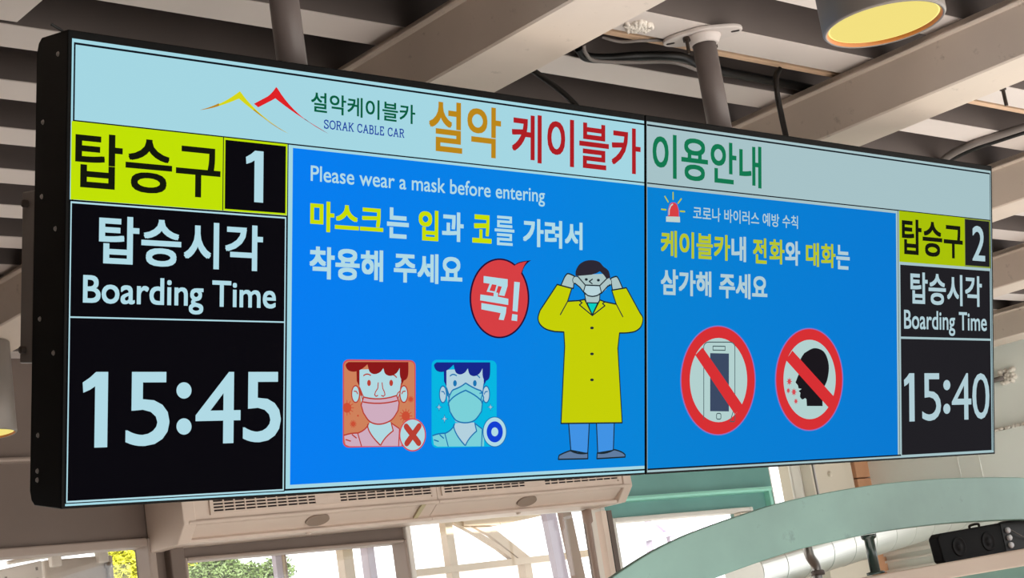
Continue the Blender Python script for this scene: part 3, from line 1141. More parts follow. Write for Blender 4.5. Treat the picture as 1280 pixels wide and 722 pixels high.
g.rect(xr0 + 0.0005, xr1, r3b - 0.002, r2b, RW)
g.rect(xr0 + 0.003, xr1 - 0.004, r3b + 0.001, r2b - 0.003, DKR, 1)
g.build('clock_field', 'dark field with pale outline')
g = Art('right', 4)
g.text('탑승구', 1126.7, 1202.7, (1144.4, 274.4), (1191, 322.8), TXB, 0.02)
g.build('gate_text', 'black lettering')
g = Art('right', 4)
g.text('2', 1214.7, 1230.5, (1222, 282.4), (1222, 326), TXR, 0.01)
g.build('gate_number', 'pale numeral')
g = Art('right', 4)
g.text('탑승시각', 1137.4, 1226.6, (1153.6, 340.5), (1221, 383.4), TXR, 0.02)
g.build('boarding_time_text', 'pale lettering')
g = Art('right', 4)
g.text('Boarding Time', 1129.4, 1232.7, (1171, 388.6), (1190, 419.7), TXR, 0.012)
g.build('boarding_time_english_text', 'pale lettering')
g = Art('right', 4)
for ch, u0, u1 in (('1', 1129.4, 1142.4), ('5', 1151.9, 1175.5), ('4', 1189, 1213.4), ('0', 1214.7, 1236.1)):
    if ch == '1':
        g.one(u0, u1, (1140, 466.2), (1140, 526.4), TXR)
    else:
        g.text(ch, u0, u1, (1140, 466.2), (1140, 526.4), TXR, 0.0)
g.disc(1182.8, 481, 4.4, 6.4, TXR, 0, 28)
g.disc(1182.8, 510.6, 4.4, 6.4, TXR, 0, 28)
g.build('clock_digits', 'pale clock digits')
g = Art('right', 4)
g.text('이용안내', 815, 951, (844, 169), (949, 235.5), GRN_R, 0.016)
g.build('title_word', 'green lettering')
# siren icon and notice
K = crop(815, 230, 4.512)
g = Art('right', 4)
SPK1 = glow('screen_siren_pale', (190, 210, 206))
g.ppoly([(76, 182), (154, 184), (155, 216), (76, 212)], SPK1, 0, K)
g.ppoly([(85, 182)] + smooth([(86, 145), (98, 110), (117, 102), (137, 112), (149, 150)], 5, False) + [(150, 184)], PRE, 1, K)
g.ppoly([(88, 182)] + smooth([(89, 146), (100, 113), (117, 105), (135, 115), (146, 150)], 5, False) + [(146, 184)], RED, 2, K)
g.stroke([(92, 172), (93, 145), (102, 122), (112, 114)], 1.0, SPK1, 3, K)
for p0, p1 in (((115, 48), (115, 86)), ((69, 70), (87, 100)), ((161, 84), (143, 108)), ((50, 142), (74, 145)), ((156, 153), (180, 155))):
    g.stroke([p0, p1], 1.6, YEL_R, 2, K)
g.build('siren_icon', 'red siren with yellow rays')
g = Art('right', 4)
g.text('코로나 바이러스 예방 수칙', 865.6, 996.6, (897, 260), (994, 285.9), TXR, 0.01)
g.build('virus_notice_text', 'pale lettering')
K2_ = crop(930, 270, 6.014)
for word in ((('케이블카', 825.4, 912, (843, 288.4), (906, 325.8), YEL_R, 0.026), ('내', 913.6, 931.8, (929, 295.8), (929, 327.4), TXR, BK)),
             (('전', 940.5, 957.6, (956, 298.0), (950, 329.4), YEL_R, BK), ('화', 961, 979.8, (976, 299.6), (976, 330.4), YEL_R, 0.024), ('와', 980.6, 999.4, (995, 301.6), (995, 332), TXR, BK)),
             (('대', 1006.6, 1023, (1021, 303.8), (1021, 333.4), YEL_R, BK), ('화', 1025.6, 1043.6, (1040, 305), (1040, 334.8), YEL_R, 0.024), ('는', 1044.6, 1061.4, (1049, 306), (1055, 336.8), TXR, BK)),
             (('삼가해', 825.2, 888.4, (842, 336.6), (885, 371), TXR, BK),),
             (('주세요', 898.3, 958.4, (935, 342.4), (935, 373.9), TXR, BK),)):
    g = Art('right', 4)
    for tx, u0, u1, tp, bt, m, bo in word:
        g.text(tx, u0, u1, tp, bt, m, bo)
    g.build('phone_notice_word', 'yellow and pale lettering' if len(word) > 1 else 'pale lettering')

# prohibition signs
K = crop(830, 390, 4.012)


def ell(cx, cy, rx, ry, a0=0, a1=360, n=60):
    return [(cx + rx * math.cos(math.radians(a0 + (a1 - a0) * k / n)), cy + ry * math.sin(math.radians(a0 + (a1 - a0) * k / n))) for k in range(n)]


g = Art('right', 3)
g.ppoly(ell(268, 342, 189, 275), PRE, 0, K)
g.ppoly(ell(268, 342, 184, 270), PR, 1, K)
g.ppoly(ell(270, 340, 144, 211), PW, 2, K)
ph = rrect(196, 352, 150, 560, 150, 560, 24)
ph = [(x, min(y, 548)) for x, y in ph]
g.stroke(ph[:14] + [(352, 470)], .7, PHL, 3, K)
g.stroke([(196, 470), (196, 174)], .7, PHL, 3, K)
g.stroke(ph[20:] + ph[:1], .7, PHL, 3, K)
g.ppoly([(199, 180), (349, 180), (349, 470), (330, 520), (268, 550), (215, 525), (199, 490)], PW, 2.5, K)
g.ppoly([(228, 205), (322, 207), (322, 497), (228, 496)], PHD, 3, K)
g.stroke([(242, 170), (303, 171), (303, 191), (242, 190)], .7, PHL, 3, K, True)
g.stroke(rrect(260, 282, 507, 536, 507, 536, 7), .7, PHL, 3, K, True)
g.ppoly([(153, 215), (190, 176), (392, 468), (352, 512)], PR, 4, K)
g.build('no_phone_sign', 'red prohibition sign over a mobile phone')
g = Art('right', 3)
g.ppoly(ell(725, 337, 171, 258), PRE, 0, K)
g.ppoly(ell(725, 337, 166, 253), PR, 1, K)
g.ppoly(ell(727, 337, 131, 199), PW, 2, K)
prof_ = (smooth([(700, 205), (750, 180), (800, 200), (823, 265), (815, 340), (790, 390)], 5, False) + [(792, 470), (713, 470), (711, 436)]
         + smooth([(704, 430), (690, 437), (679, 424), (681, 404)], 3, False) + [(672, 395), (687, 384), (671, 381), (668, 366), (656, 352)] + smooth([(668, 320), (680, 290), (680, 240), (700, 205)], 4, False))
g.ppoly(prof_, PBK, 3, K)
for dx_, dy_, dr in ((625, 347, 11), (620, 393, 8), (648, 400, 11), (658, 446, 8)):
    u, v = K(dx_, dy_)
    g.disc(u, v, dr / 4.012 * .75, dr / 4.012 * 1.15, C1R, 3, 14)
    for j in range(8):
        a = math.pi * j / 4
        g.stroke([(dx_, dy_), (dx_ + 1.1 * dr * math.cos(a), dy_ + 1.6 * dr * math.sin(a))], .5, C1R, 3.4, K)
g.ppoly([(608, 240), (640, 192), (848, 422), (822, 478)], PR, 4, K)
g.build('no_talking_sign', 'red prohibition sign over a talking head')

# ------------------------------------------------------------------ poles, bracket, cables at the ceiling
PY = -0.05
for i, (px_, has) in enumerate(((0.463, False), (1.547, True))):
    r = thing('mounting_pole', (px_, PY, 2.58), 'grey mounting pole rising from the left display, near its top left corner' if i == 0 else
              'grey mounting pole with a slotted flange bolted to the ceiling, above the right display', 'pole', 'mounting poles of the displays')
    b = MB()
    b.lathe((px_, PY, 2.598), [(0.0, 0), (0.0255, 0), (0.0255, ZS - 2.598 - 0.004), (0, ZS - 2.598 - 0.004)], n=32)
    local(r, b.build('pole', POLEM))
    b = MB()
    # lozenge flange with two slotted ears, turned to follow its fixing holes
    fa = math.radians(-49.6)
    ca, sa = math.cos(fa), math.sin(fa)
    FT = lambda x, y: (px_ + x * ca - y * sa, PY + x * sa + y * ca)
    pts = []
    for k in range(56):
        a = 2 * math.pi * k / 56
        rr = 0.053 + 0.033 * abs(math.cos(a)) ** 5
        pts.append(FT(rr * math.cos(a), rr * 0.9 * math.sin(a)))
    b.prism(pts, 2, ZS - 0.010, ZS - 0.001)
    b.lathe((px_, PY, ZS - 0.028), [(0.0262, 0.0), (0.031, 0.001), (0.036, 0.01), (0.040, 0.018), (0.0262, 0.018)], n=32)
    local(r, b.build('flange', PLATEM, bevel=0.0025))
    for dx in (-0.070, 0.070):
        b = MB()
        pts = [FT(dx + (0.0045 if math.cos(a) > 0 else -0.0045) + 0.005 * math.cos(a), 0.005 * math.sin(a)) for a in [2 * math.pi * k / 20 for k in range(20)]]
        b.prism(pts, 2, ZS - 0.0104, ZS - 0.0098)
        local(r, b.build('slot', ACSLOT))
    for dx, dy in ((-0.040, 0.012), (0.052, 0.016)):
        b = MB()
        b.lathe((px_ + dx, PY + dy, ZS - 0.048), [(0.0, 0), (0.004, 0.0), (0.004, 0.027), (0.008, 0.027), (0.008, 0.0365), (0, 0.0365)], n=6, smooth=False)
        local(r, b.build('bolt', BOLTM))

# side bracket behind the left display
r = thing('side_bracket', DO + Vector((0.0, 0, 0)), 'grey flat bracket bar fixed behind the left edge of the left display', 'bracket', None, (TILT, 0, 0))
b = MB()
b.box(-0.002, 0.012, 0.101, 0.142, 0.205, 0.462)
b.build('plate', paint('bracket_grey', (112, 104, 100), 0.45, 0.06, 8), r, bevel=0.002)
for z in (0.225, 0.443):
    b = MB()
    b.lathe((-0.002, 0.125, z), [(0.0, 0.008), (0.005, 0.008), (0.006, 0.006), (0.006, 0.0)], (-1, 0, 0), 14)
    b.build('bolt', BOLTM, r)

# cables
def cable(name, pts, r_, m, label):
    q = MB()
    q.tube(pts, r_, 10)
    return tag(q.build(name, m, loc=pts[0]), label, 'cable')


cable('power_cable', [(1.03, 0.10, 2.845), (1.06, 0.07, 2.80), (1.08, 0.04, 2.75), (1.10, 0.0, 2.70), (1.125, -0.03, 2.655), (1.14, -0.06, 2.60)], 0.0062, CABLE,
      'black cable dropping from the ceiling into the left display')
p = [at(975, 86, 2, 2.835), at(970, 96, 1, 0.03), at(972, 120, 1, -0.0), at(977, 145, 1, -0.03), at(982, 168, 1, -0.05), at(984, 177, 1, -0.055)]
cable('power_cable', p, 0.0066, CABLE, 'black cable looping down into the top of the right display')
p = [at(724, 60, 2, 2.85), at(733, 71, 2, 2.835), at(760, 73, 2, 2.832), at(800, 70, 2, 2.832), at(850, 71, 2, 2.833), at(880, 84, 2, 2.836), at(960, 100, 2, 2.85), at(1020, 112, 2, 2.852)]
cable('data_cable', p, 0.011, CABLE, 'thick black cable bundle lying along the ceiling behind the flanged pole')
p = [at(730, 56, 2, 2.825), at(732, 66, 2, 2.813), at(745, 76, 2, 2.81), at(790, 78, 2, 2.81), at(840, 78, 2, 2.811), at(872, 88, 2, 2.815), at(890, 98, 2, 2.82)]
cable('data_cable', p, 0.004, GREYCABLE, 'thin grey cable beside the black cable bundle on the ceiling')
p = [at(752, 46, 2, 2.85), at(775, 52, 2, 2.838), at(800, 51, 2, 2.836), at(830, 50, 2, 2.845)]
cable('data_cable', p, 0.0035, GREYCABLE, 'short thin grey cable near the sealant patch on the ceiling')
p = [at(1168, 208, 2, 2.835), at(1190, 192, 2, 2.832), at(1215, 180, 2, 2.83), at(1245, 170, 2, 2.83), at(1282, 158, 2, 2.83), at(1320, 148, 2, 2.83)]
cable('conduit', p, 0.011, GREYCABLE, 'grey flexible conduit curving along the ceiling at the right edge')
cable('conduit', [q + Vector((0.05, 0.03, 0.0)) for q in p], 0.007, CABLE, 'black conduit beside the grey conduit on the ceiling at the right')
p = [at(u_, v_, 1, -0.135) for u_, v_ in ((64, 30), (69, 33), (74, 36), (79, 40), (81, 45), (82, 50))]
cable('cable_end', p, 0.0022, CABLE, 'short black cable stub at the top left corner of the left display')

b = MB()
b.box(1.06, 4.5, 0.024, 0.042, 2.843, 2.858)
tag(b.build('wooden_batten', BATTEN, bevel=0.002, loc=(1.06, 0.03, 2.85)), 'tan wooden batten running along the ceiling beside the flanged pole', 'batten')
b = MB()
for k in range(60):
    a, rr = random.uniform(0, 6.28), random.uniform(0, 0.03)
    b.lathe((1.47 + 1.2 * rr * math.cos(a), -0.035 + rr * 0.8 * math.sin(a), ZS - 0.004), [(0.006, 0.006), (random.uniform(.004, .009), 0.002), (random.uniform(.002, .005), -0.004), (0, -0.007)], (random.uniform(-.6, .6), random.uniform(-.6, .6), 1), 7)
c0 = at(797, 32, 2, ZS)
o = b.build('sealant_patch', FOAM, loc=(1.47, -0.035, ZS))
o.location = (c0.x, c0.y, ZS)
tag(o, 'crumpled white sealant patch on a ceiling slat left of the pole flange', 'sealant')
c0 = at(1255, 118, 2, ZS - 0.03)
b = MB()
b.lathe((c0.x, c0.y, ZS - 0.06), [(0, 0), (0.005, 0), (0.005, 0.04), (0.009, 0.042), (0.009, 0.052), (0.005, 0.052), (0.005, 0.06), (0, 0.06)], n=8, smooth=False)
tag(b.build('hanging_bolt', BOLTM, loc=(c0.x, c0.y, ZS)), 'dark bolt sticking down from the ceiling at the right edge', 'bolt')
# wall bracket rod on the right wall
r = thing('wall_rod', (XR, 2.1, 2.55), 'thin grey rod fixed high on the pale right wall by a foam plug', 'rod')
b = MB()
b.tube([(XR - 0.02, 2.9, 2.552), (XR - 0.025, 2.5, 2.556), (XR - 0.022, 2.10, 2.562)], 0.012, 10)
local(r, b.build('rod', GREYCABLE))
b = MB()
for k in range(26):
    b.lathe((XR - 0.01, 2.09 + random.uniform(-.04, .03), 2.565 + random.uniform(-.03, .035)), [(0.012, -0.01), (random.uniform(.008, .016), 0.004), (0, 0.016)], (-1, random.uniform(-.4, .4), random.uniform(-.4, .4)), 7)
local(r, b.build('foam_plug', FOAM))

# ------------------------------------------------------------------ downlights hung under the beam
YELG = glow('lamp_diffuser_yellow', (243, 224, 128), 1.0)
RIMG = glow('lamp_rim_glow', (255, 242, 150), 1.1)
AMB = paint('amber_reflector', (190, 118, 54), 0.4, 0.05, 8)
LR = 0.096
for (lx, ly, lab) in ((1.032, -0.824, 'grey cylinder downlight with lit yellow lens, near the top right of the picture'),
                      (0.906, 2.23, 'grey cylinder downlight partly cut off at the left edge, behind the left display')):
    z0, z1 = (2.471, ZB) if ly < 0 else (2.437, ZB)
    r = thing('cylinder_downlight', (lx, ly, z0), lab, 'ceiling lamp', 'cylinder downlights under the beam')
    b = MB()
    b.lathe((lx, ly, z0), [(LR - 0.006, 0.012), (LR - 0.006, 0.001), (LR - 0.003, 0.0), (LR, 0.004), (LR, z1 - z0 - 0.003), (LR - 0.004, z1 - z0 - 0.001), (0, z1 - z0 - 0.001)], n=64)
    local(r, b.build('lamp_body', LAMPB))
    b = MB()
    b.lathe((lx, ly, z0), [(LR - 0.006, 0.001), (LR - 0.009, 0.004), (LR - 0.009, 0.008)], n=64)
    local(r, b.build('reflector_ring', AMB))
    b = MB()
    b.lathe((lx, ly, z0), [(0, 0.006), (LR - 0.012, 0.006), ], n=64, m=YELG)
    b.lathe((lx, ly, z0), [(LR - 0.012, 0.006), (LR - 0.009, 0.0065)], n=64, m=RIMG)
    local(r, b.build('lens', None))
    ld = bpy.data.lights.new('downlight_glow', 'SPOT')
    ld.energy = 9
    ld.spot_size = 2.2
    ld.spot_blend = 0.8
    ld.shadow_soft_size = 0.08
    ld.color = (1.0, 0.78, 0.42)
    lo = bpy.data.objects.new('downlight_glow', ld)
    COL.objects.link(lo)
    lo.parent = r
    lo.location = (0, 0, -0.01)

# ------------------------------------------------------------------ two air curtains over the window
TA = math.radians(0.85)
ac_x = [(1.825, 2.938), (2.940, 4.0)]
for i, (x0, x1) in enumerate(ac_x):
    zb = 2.157 + (x0 - 1.825) * math.tan(TA)
    r = thing('air_curtain', (x0, YW - 0.2, zb), 'beige air curtain with slotted grille, left of the two above the windows' if i == 0 else
              'beige air curtain with slotted grille, right of the two beside the teal wall', 'air curtain', 'air curtains above the windows', (0, -TA, 0))
    W = x1 - x0
    by = 0.195                                       # wall side, local
    prof = [(by, 0.30), (-0.02, 0.30), (-0.05, 0.27), (-0.05, 0.066), (-0.046, 0.056), (0.012, 0.016), (0.008, 0.004), (0.02, 0.0), (by, 0.0)]
    b = MB()
    b.prism(prof, 0, 0.0 if i else 0.05, W - 0.05 if i else W)
    # raised ridge
    b.prism([(-0.05, 0.068), (-0.058, 0.064), (-0.060, 0.058), (-0.054, 0.052), (-0.04, 0.05)], 0, 0.0 if i else 0.02, W - 0.012 if i else W)
    # bottom lip
    b.prism([(0.012, 0.014), (0.0, 0.006), (0.004, -0.004), (0.05, -0.006), (0.05, 0.01)], 0, 0.0 if i else 0.02, W - 0.02 if i else W)
    b.build('casing', ACM, r, bevel=0.0015)
    capp = [(by, 0.302), (-0.022, 0.302), (-0.054, 0.272), (-0.056, 0.055), (0.0, -0.006), (by, -0.006)]
    q = MB()
    if i == 0:
        q.prism(capp, 0, 0.0, 0.05)
    else:
        q.prism(capp, 0, W - 0.05, W)
    q.build('end_cap', ACM, r, bevel=0.004)
    if i == 0:
        q = MB()
        q.prism([(-0.05, 0.054), (0.01, 0.014), (0.012, 0.006), (-0.056, 0.05)], 0, W - 0.085, W - 0.065)
        q.build('tag', paint('tag_olive', (190, 176, 140), 0.5, 0.04, 9), r)
    # grille: dark recess with bars
    g0, g1 = (0.03, W - 0.08) if i else (0.12, W - 0.03)
    q = MB()
    q.box(g0, g1, -0.0525, -0.045, 0.088, 0.262)
    q.build('vent_recess', ACSLOT, r)
    q = MB()
    nrow = 16
    for k in range(nrow + 1):
        z = 0.088 + 0.174 * k / nrow
        q.box(g0 - 0.004, g1 + 0.004, -0.0575, -0.051, z - 0.0023, z + 0.0023)
    nb = 22
    for k in range(nb + 1):
        x = g0 + (g1 - g0) * k / nb
        ww = 0.0022
        q.box(x - ww, x + ww, -0.0572, -0.051, 0.088, 0.262)
    xm_ = g0 + (g1 - g0) * 0.5
    q.box(xm_ - 0.055, xm_ + 0.055, -0.0568, -0.051, 0.088, 0.262)
    q.box(g0 - 0.012, g0, -0.0578, -0.05, 0.08, 0.27)
    q.box(g1, g1 + 0.012, -0.0578, -0.05, 0.08, 0.27)
    q.build('grille', ACM, r)
    # oval badge on the sloping underside
    nv = Vector((0, -0.042, -0.06)).normalized()
    q = MB()
    cc = Vector((0, -0.017, 0.036)) + Vector((0.57 if i == 0 else 0.48, 0, 0))
    tdir = Vector((0, 0.058, -0.04)).normalized()
    ring0, ring1, top_ = [], [], []
    for k in range(36):
        a = 2 * math.pi * k / 36
        d_ = Vector((0.052 * math.cos(a), 0, 0)) + tdir * 0.030 * math.sin(a)
        ring0.append(q.bm.verts.new(cc + d_ + nv * 0.0))
        ring1.append(q.bm.verts.new(cc + d_ * 0.96 + nv * 0.006))
        top_.append(q.bm.verts.new(cc + d_ * 0.85 + nv * 0.0045))
    for A1, B1 in ((ring0, ring1), (ring1, top_)):
        for k in range(36):
            q.bm.faces.new((A1[k], A1[(k + 1) % 36], B1[(k + 1) % 36], B1[k]))
    q.bm.faces.new(top_)
    q.build('badge', ACDISC, r)
    q = MB()
    xx = 0.55 if i == 0 else 0.46
    q.lathe((xx, 0.02, -0.012), [(0, 0), (0.008, 0.0), (0.01, 0.004), (0.01, 0.008), (0, 0.008)], n=14)
    q.build('knob', ACM, r)

# ------------------------------------------------------------------ arch, kiosk, speaker
AY0, AY1 = 1.0, 1.022
topc = [(1.02, 0.0), (1.03, 0.7), (1.13, 1.12), (1.36, 1.43), (1.66, 1.62), (2.091, 1.789), (2.346, 1.864), (2.67, 1.920), (2.901, 1.948), (3.227, 1.969), (3.50, 1.975), (3.761, 1.973), (4.152, 1.957), (4.55, 1.92), (5.0, 1.84)]
tp = smooth(topc, 8, False)
bot = []
for k, p_ in enumerate(tp):
    a, c = tp[max(k - 1, 0)], tp[min(k + 1, len(tp) - 1)]
    d = Vector((c[0] - a[0], c[1] - a[1])).normalized()
    t_ = 0.149 if p_[0] > 3.0 else 0.149 - 0.012 * min(1, (3.0 - p_[0]))
    bot.append((p_[0] + d.y * t_, p_[1] - d.x * t_))
b = MB()
n = len(tp)
V = [[b.bm.verts.new((x, y, z)) for x, z in L] for L, y in ((tp, AY0), (bot, AY0), (bot, AY1), (tp, AY1))]
for k in range(n - 1):
    for i in range(4):
        f = b.bm.faces.new((V[i][k], V[i][k + 1], V[(i + 1) % 4][k + 1], V[(i + 1) % 4][k]))
for k in (0, n - 1):
    b.bm.faces.new([V[i][k] for i in range(4)])
b.box(4.86, 5.0, AY0, AY1, 0, 1.72)
tag(b.build('gate_arch', ARCHP, bevel=0.003, loc=(1.02, 1.05, 0)), 'broad teal-grey arch curving across the lower right below the displays', 'arch')

kd = Vector((0.2, 0.70, 0)).normalized()               # direction of the kiosk side that faces left
kx = Vector((kd.y, -kd.x, 0))
K0 = Vector((2.985, 0.22, 0))
M = Matrix(((kx.x, kd.x, 0, K0.x), (kx.y, kd.y, 0, K0.y), (0, 0, 1, 0), (0, 0, 0, 1)))
r = thing('kiosk', K0, 'ticket kiosk with pinkish beige roof edge under the arch, lower right', 'kiosk')
b = MB()
b.box(0.0, 1.25, 0.0, 1.5, 1.645, 1.692, None, M)
local(r, b.build('roof', KPINK, bevel=0.004))
b = MB()
b.box(0.02, 1.22, 0.02, 1.48, 0, 1.645, None, M)
local(r, b.build('body', KTEAL))

r = thing('arch_post', (3.215, 1.011, 1.692), 'short dark green post standing between the kiosk roof and the arch', 'post')
b = MB()
b.lathe((3.215, 1.011, 1.694), [(0, 0), (0.028, 0.0), (0.028, 0.008), (0.016, 0.01), (0.0155, 0.108), (0.022, 0.112), (0.024, 0.118), (0.024, 0.1235), (0, 0.1235)], n=28)
local(r, b.build('tube', DKPIPE))

sp_o = Vector((3.752, 1.127, 1.694))
r = thing('loudspeaker', sp_o, 'long black loudspeaker with three white knobs lying on the kiosk roof', 'loudspeaker', None, (math.radians(0), math.radians(-1.6), math.radians(-8)))
b = MB()
W, H, Dp = 0.75, 0.116, 0.045
prof = [(0.006, 0.018), (0.022, 0.006), (W - 0.01, 0.006), (W, 0.016), (W, H - 0.012), (W - 0.01, H), (0.38, H), (0.36, H - 0.004), (0.02, H - 0.006), (0.002, H - 0.02)]
b.prism(prof, 1, 0.0, Dp)
b.build('cabinet', SPK, r, bevel=0.004)
for cx in (0.095, 0.245):
    q = MB()
    q.lathe((cx, 0.0, 0.056), [(0.033, 0.0), (0.033, 0.002), (0.029, 0.003), (0.026, 0.001), (0.014, 0.0005), (0.012, 0.003), (0, 0.004)], (0, -1, 0), 32)
    q.build('cone', CONE, r)
q = MB()
q.box(0.325, 0.70, -0.002, 0.001, 0.012, H - 0.008)
q.build('control_panel', paint('panel_gloss_black', (8, 7, 9), 0.4, 0.1, 10, spec=0.2), r)
for kz in (0.03, 0.056, 0.082):
    q = MB()
    q.lathe((0.352, -0.002, kz), [(0.0105, 0.0), (0.0105, 0.006), (0.009, 0.009), (0, 0.009)], (0, -1, 0), 20)
    q.build('knob', KNOB, r)
q = MB()
q.tube([(0.36, -0.008, 0.085), (0.395, -0.015, 0.06), (0.43, -0.015, 0.045), (0.50, -0.01, 0.03)], 0.0018, 8)
q.build('lead', GREYCABLE, r)
q = MB()
q.tube([(0.225, 0.05, H - 0.006), (0.23, 0.05, H + 0.004), (0.27, 0.05, H + 0.006), (0.275, 0.05, H - 0.004)], 0.0045, 8)
q.build('handle', BOLTM, r)

# silver duct and pipe behind the arch
p0, p1 = at(930, 716, 1, 2.0), at(1230, 628, 1, 2.3)
r = thing('ventilation_duct', p0, 'shiny silver duct running behind the teal arch', 'duct')
b = MB()
dv = (p1 - p0)
L = dv.length
prof = [(0, 0)]
for k in range(0, 13):
    h = L * k / 12
    prof += [(0.086, h), (0.086, h + 0.002), (0.0875, h + 0.003), (0.0875, h + 0.007), (0.086, h + 0.008)]
prof += [(0, L + 0.008)]
b.lathe(p0, prof, dv, 56, None, False)
local(r, b.build('duct_pipe', DUCT))
b = MB()
m_ = p0 + dv * 0.3
b.tube([m_ + Vector((0, 0, 0.05)), m_ + Vector((0, 0, 0.5)), m_ + Vector((0, 0, 1.15))], 0.006, 8)
local(r, b.build('hanger', STEEL))
q0, q1, q2, q3 = at(1008, 676, 1, 1.5), at(1012, 694, 1, 1.5), at(1020, 708, 1, 1.5), at(1024, 735, 1, 1.5)
r = thing('bent_pipe', Vector((q3.x, q3.y, 1.694)), 'grey bent pipe with a collar behind the arch, left of the short green post', 'pipe')
b = MB()
b.tube([q0 + Vector((0, 0, 0.06)), q0, q1, q2, Vector((q3.x, q3.y, 1.694))], 0.017, 14)
local(r, b.build('pipe', STEEL))
b = MB()
b.lathe(q2 + Vector((0.003, 0, -0.03)), [(0.0, 0), (0.024, 0.0), (0.024, 0.014), (0.019, 0.018), (0.0, 0.018)], n=24)
local(r, b.build('collar', GREYCABLE))
# small louvred steel window frame on the right wall
P0, P1 = at(1098, 712, 0, XR - 0.03), at(1182, 682, 0, XR - 0.03)
r = thing('window_6', (XR - 0.03, min(P0.y, P1.y), P0.z - 0.1), '', '')
for kk in ('label', 'category'):
    del r[kk]
r['kind'] = 'structure'
b = MB()
ya, yb = min(P0.y, P1.y), max(P0.y, P1.y)
za, zc = P0.z - 0.35, P1.z + 0.02
for y_, z_, y2, z2 in ((ya, za, ya + .02, zc), (yb - .02, za, yb, zc), (ya, zc - .02, yb, zc), (ya, za, yb, za + .02)):
    b.box(XR - 0.05, XR - 0.03, y_, y2, z_, z2)
for k in range(1, 9):
    z_ = za + (zc - za) * k / 9
    b.box(XR - 0.047, XR - 0.033, ya + .02, yb - .02, z_ - .006, z_ + .006)
local(r, b.build('window_frame', WHITEF))

# ------------------------------------------------------------------ outside the windows
def leafball(name, parent, c, rad, nleaf, m, size, seed, squash=0.85):
    rnd = random.Random(seed)
    q = MB()
    blobs = [(Vector((rnd.gauss(0, .45), rnd.gauss(0, .45), rnd.gauss(0, .4))) * rad, rnd.uniform(.3, .55) * rad) for _ in range(30)]
    for _ in range(nleaf):
        bc, br = rnd.choice(blobs)
        d = Vector((rnd.gauss(0, 1), rnd.gauss(0, 1), rnd.gauss(0, 1))).normalized() * br * rnd.uniform(.55, 1.0)
        p = Vector(c) + bc + Vector((d.x, d.y, d.z * squash))
        a = Vector((rnd.gauss(0, 1), rnd.gauss(0, 1), rnd.gauss(0, .5))).normalized()
        t = a.cross(Vector((rnd.gauss(0, 1), rnd.gauss(0, 1), rnd.gauss(0, 1)))).normalized()
        L = size * rnd.uniform(.7, 1.3)
        n_ = a.cross(t) * L * .12
        # pointed leaf folded along its midrib
        b0, b1 = p - a * L * .5, p + a * L * .5
        l_, r_ = p + t * L * .22 + n_, p - t * L * .22 + n_
        q.face((b0, l_, b1))
        q.face((b0, b1, r_))
    return local(parent, q.build(name, m))


def tree(x, y, zc, rad, m, nleaf, size, label, seed):
    r = thing('tree', (x, y, -0.15), label, 'tree', 'trees outside the windows')
    q = MB()
    q.tube([(x, y, -0.15), (x + .04, y, zc * .4), (x - .03, y + .02, zc * .8), (x, y, zc - rad * .6)], 0.05, 10)
    rnd = random.Random(seed + 50)
    for k in range(7):
        a = rnd.uniform(0, 6.28)
        q.tube([(x, y, zc - rad * .8), (x + rad * .25 * math.cos(a), y + rad * .25 * math.sin(a), zc - rad * .3), (x + rad * .5 * math.cos(a), y + rad * .5 * math.sin(a), zc)], 0.008, 6)
    local(r, q.build('trunk', BARK))
    leafball('foliage', r, (x, y, zc), rad, nleaf, m, size, seed)
    return r


def tp_(u, v, Y):
    return at(u, v, 1, Y)


c = tp_(166, 716, 8.0)
tree(c.x, 8.0, c.z - 0.05, 0.30, LEAFY, 12000, 0.04, 'bright yellow-green tree seen through the window at the lower left corner', 3)
c = tp_(232, 735, 9.0)
tree(c.x, 9.0, c.z - 0.05, 0.44, LEAFG, 14000, 0.05, 'green leafy tree outside, left one behind the window under the left air curtain', 5)
c = tp_(296, 728, 10.5)
tree(c.x, 10.5, c.z - 0.05, 0.38, LEAFG, 14000, 0.05, 'green leafy tree outside, right one behind the window under the left air curtain', 6)

# white equipment hung outside the left window
Y = 3.7
a0, a1 = tp_(54, 690, Y), tp_(140, 683, Y)
r = thing('equipment_case', (a0.x, Y, a0.z - 0.25), 'grey metal case with hinge clamps hanging outside the lower left window', 'equipment case')
EQG = paint('case_grey', (186, 176, 166), 0.5, 0.05, 6)
b = MB()
zt = (a0.z + a1.z) / 2 - 0.03
b.box(a0.x, a1.x, Y, Y + 0.18, zt - 0.17, zt)
local(r, b.build('case_body', EQG, bevel=0.008))
b = MB()
b.tube([(a0.x - 0.15, Y - 0.01, zt - 0.0), (a0.x, Y - 0.01, zt + 0.012), (a1.x, Y - 0.01, zt + 0.024), (a1.x + 0.12, Y - 0.01, zt + 0.04)], 0.008, 10)
local(r, b.build('rail', WHITEF))
for fx in (0.14, 0.82):
    x = a0.x + (a1.x - a0.x) * fx
    b = MB()
    b.box(x - 0.022, x + 0.022, Y - 0.024, Y + 0.01, zt - 0.03, zt + 0.035)
    local(r, b.build('clamp', WHITEF, bevel=0.006))
b = MB()
b.lathe((a1.x - 0.03, Y - 0.01, zt - 0.14), [(0, 0), (0.016, 0), (0.016, 0.02), (0.007, 0.022), (0.007, 0.09), (0.014, 0.092), (0.014, 0.11), (0, 0.11)], n=14)
local(r, b.build('latch', STEEL))
w0, w1 = tp_(-20, 716, 3.6), tp_(52, 700, 3.6)
r = thing('white_panel', (w0.x, 3.6, w0.z - 0.2), 'white slotted panel at the very lower left corner outside the window', 'panel')
b = MB()
b.prism([(w0.x, w0.z), (w1.x, w1.z), (w1.x, w1.z - 0.25), (w0.x, w0.z - 0.25)], 1, 3.6, 3.63)
local(r, b.build('panel', WHITEF, bevel=0.003))
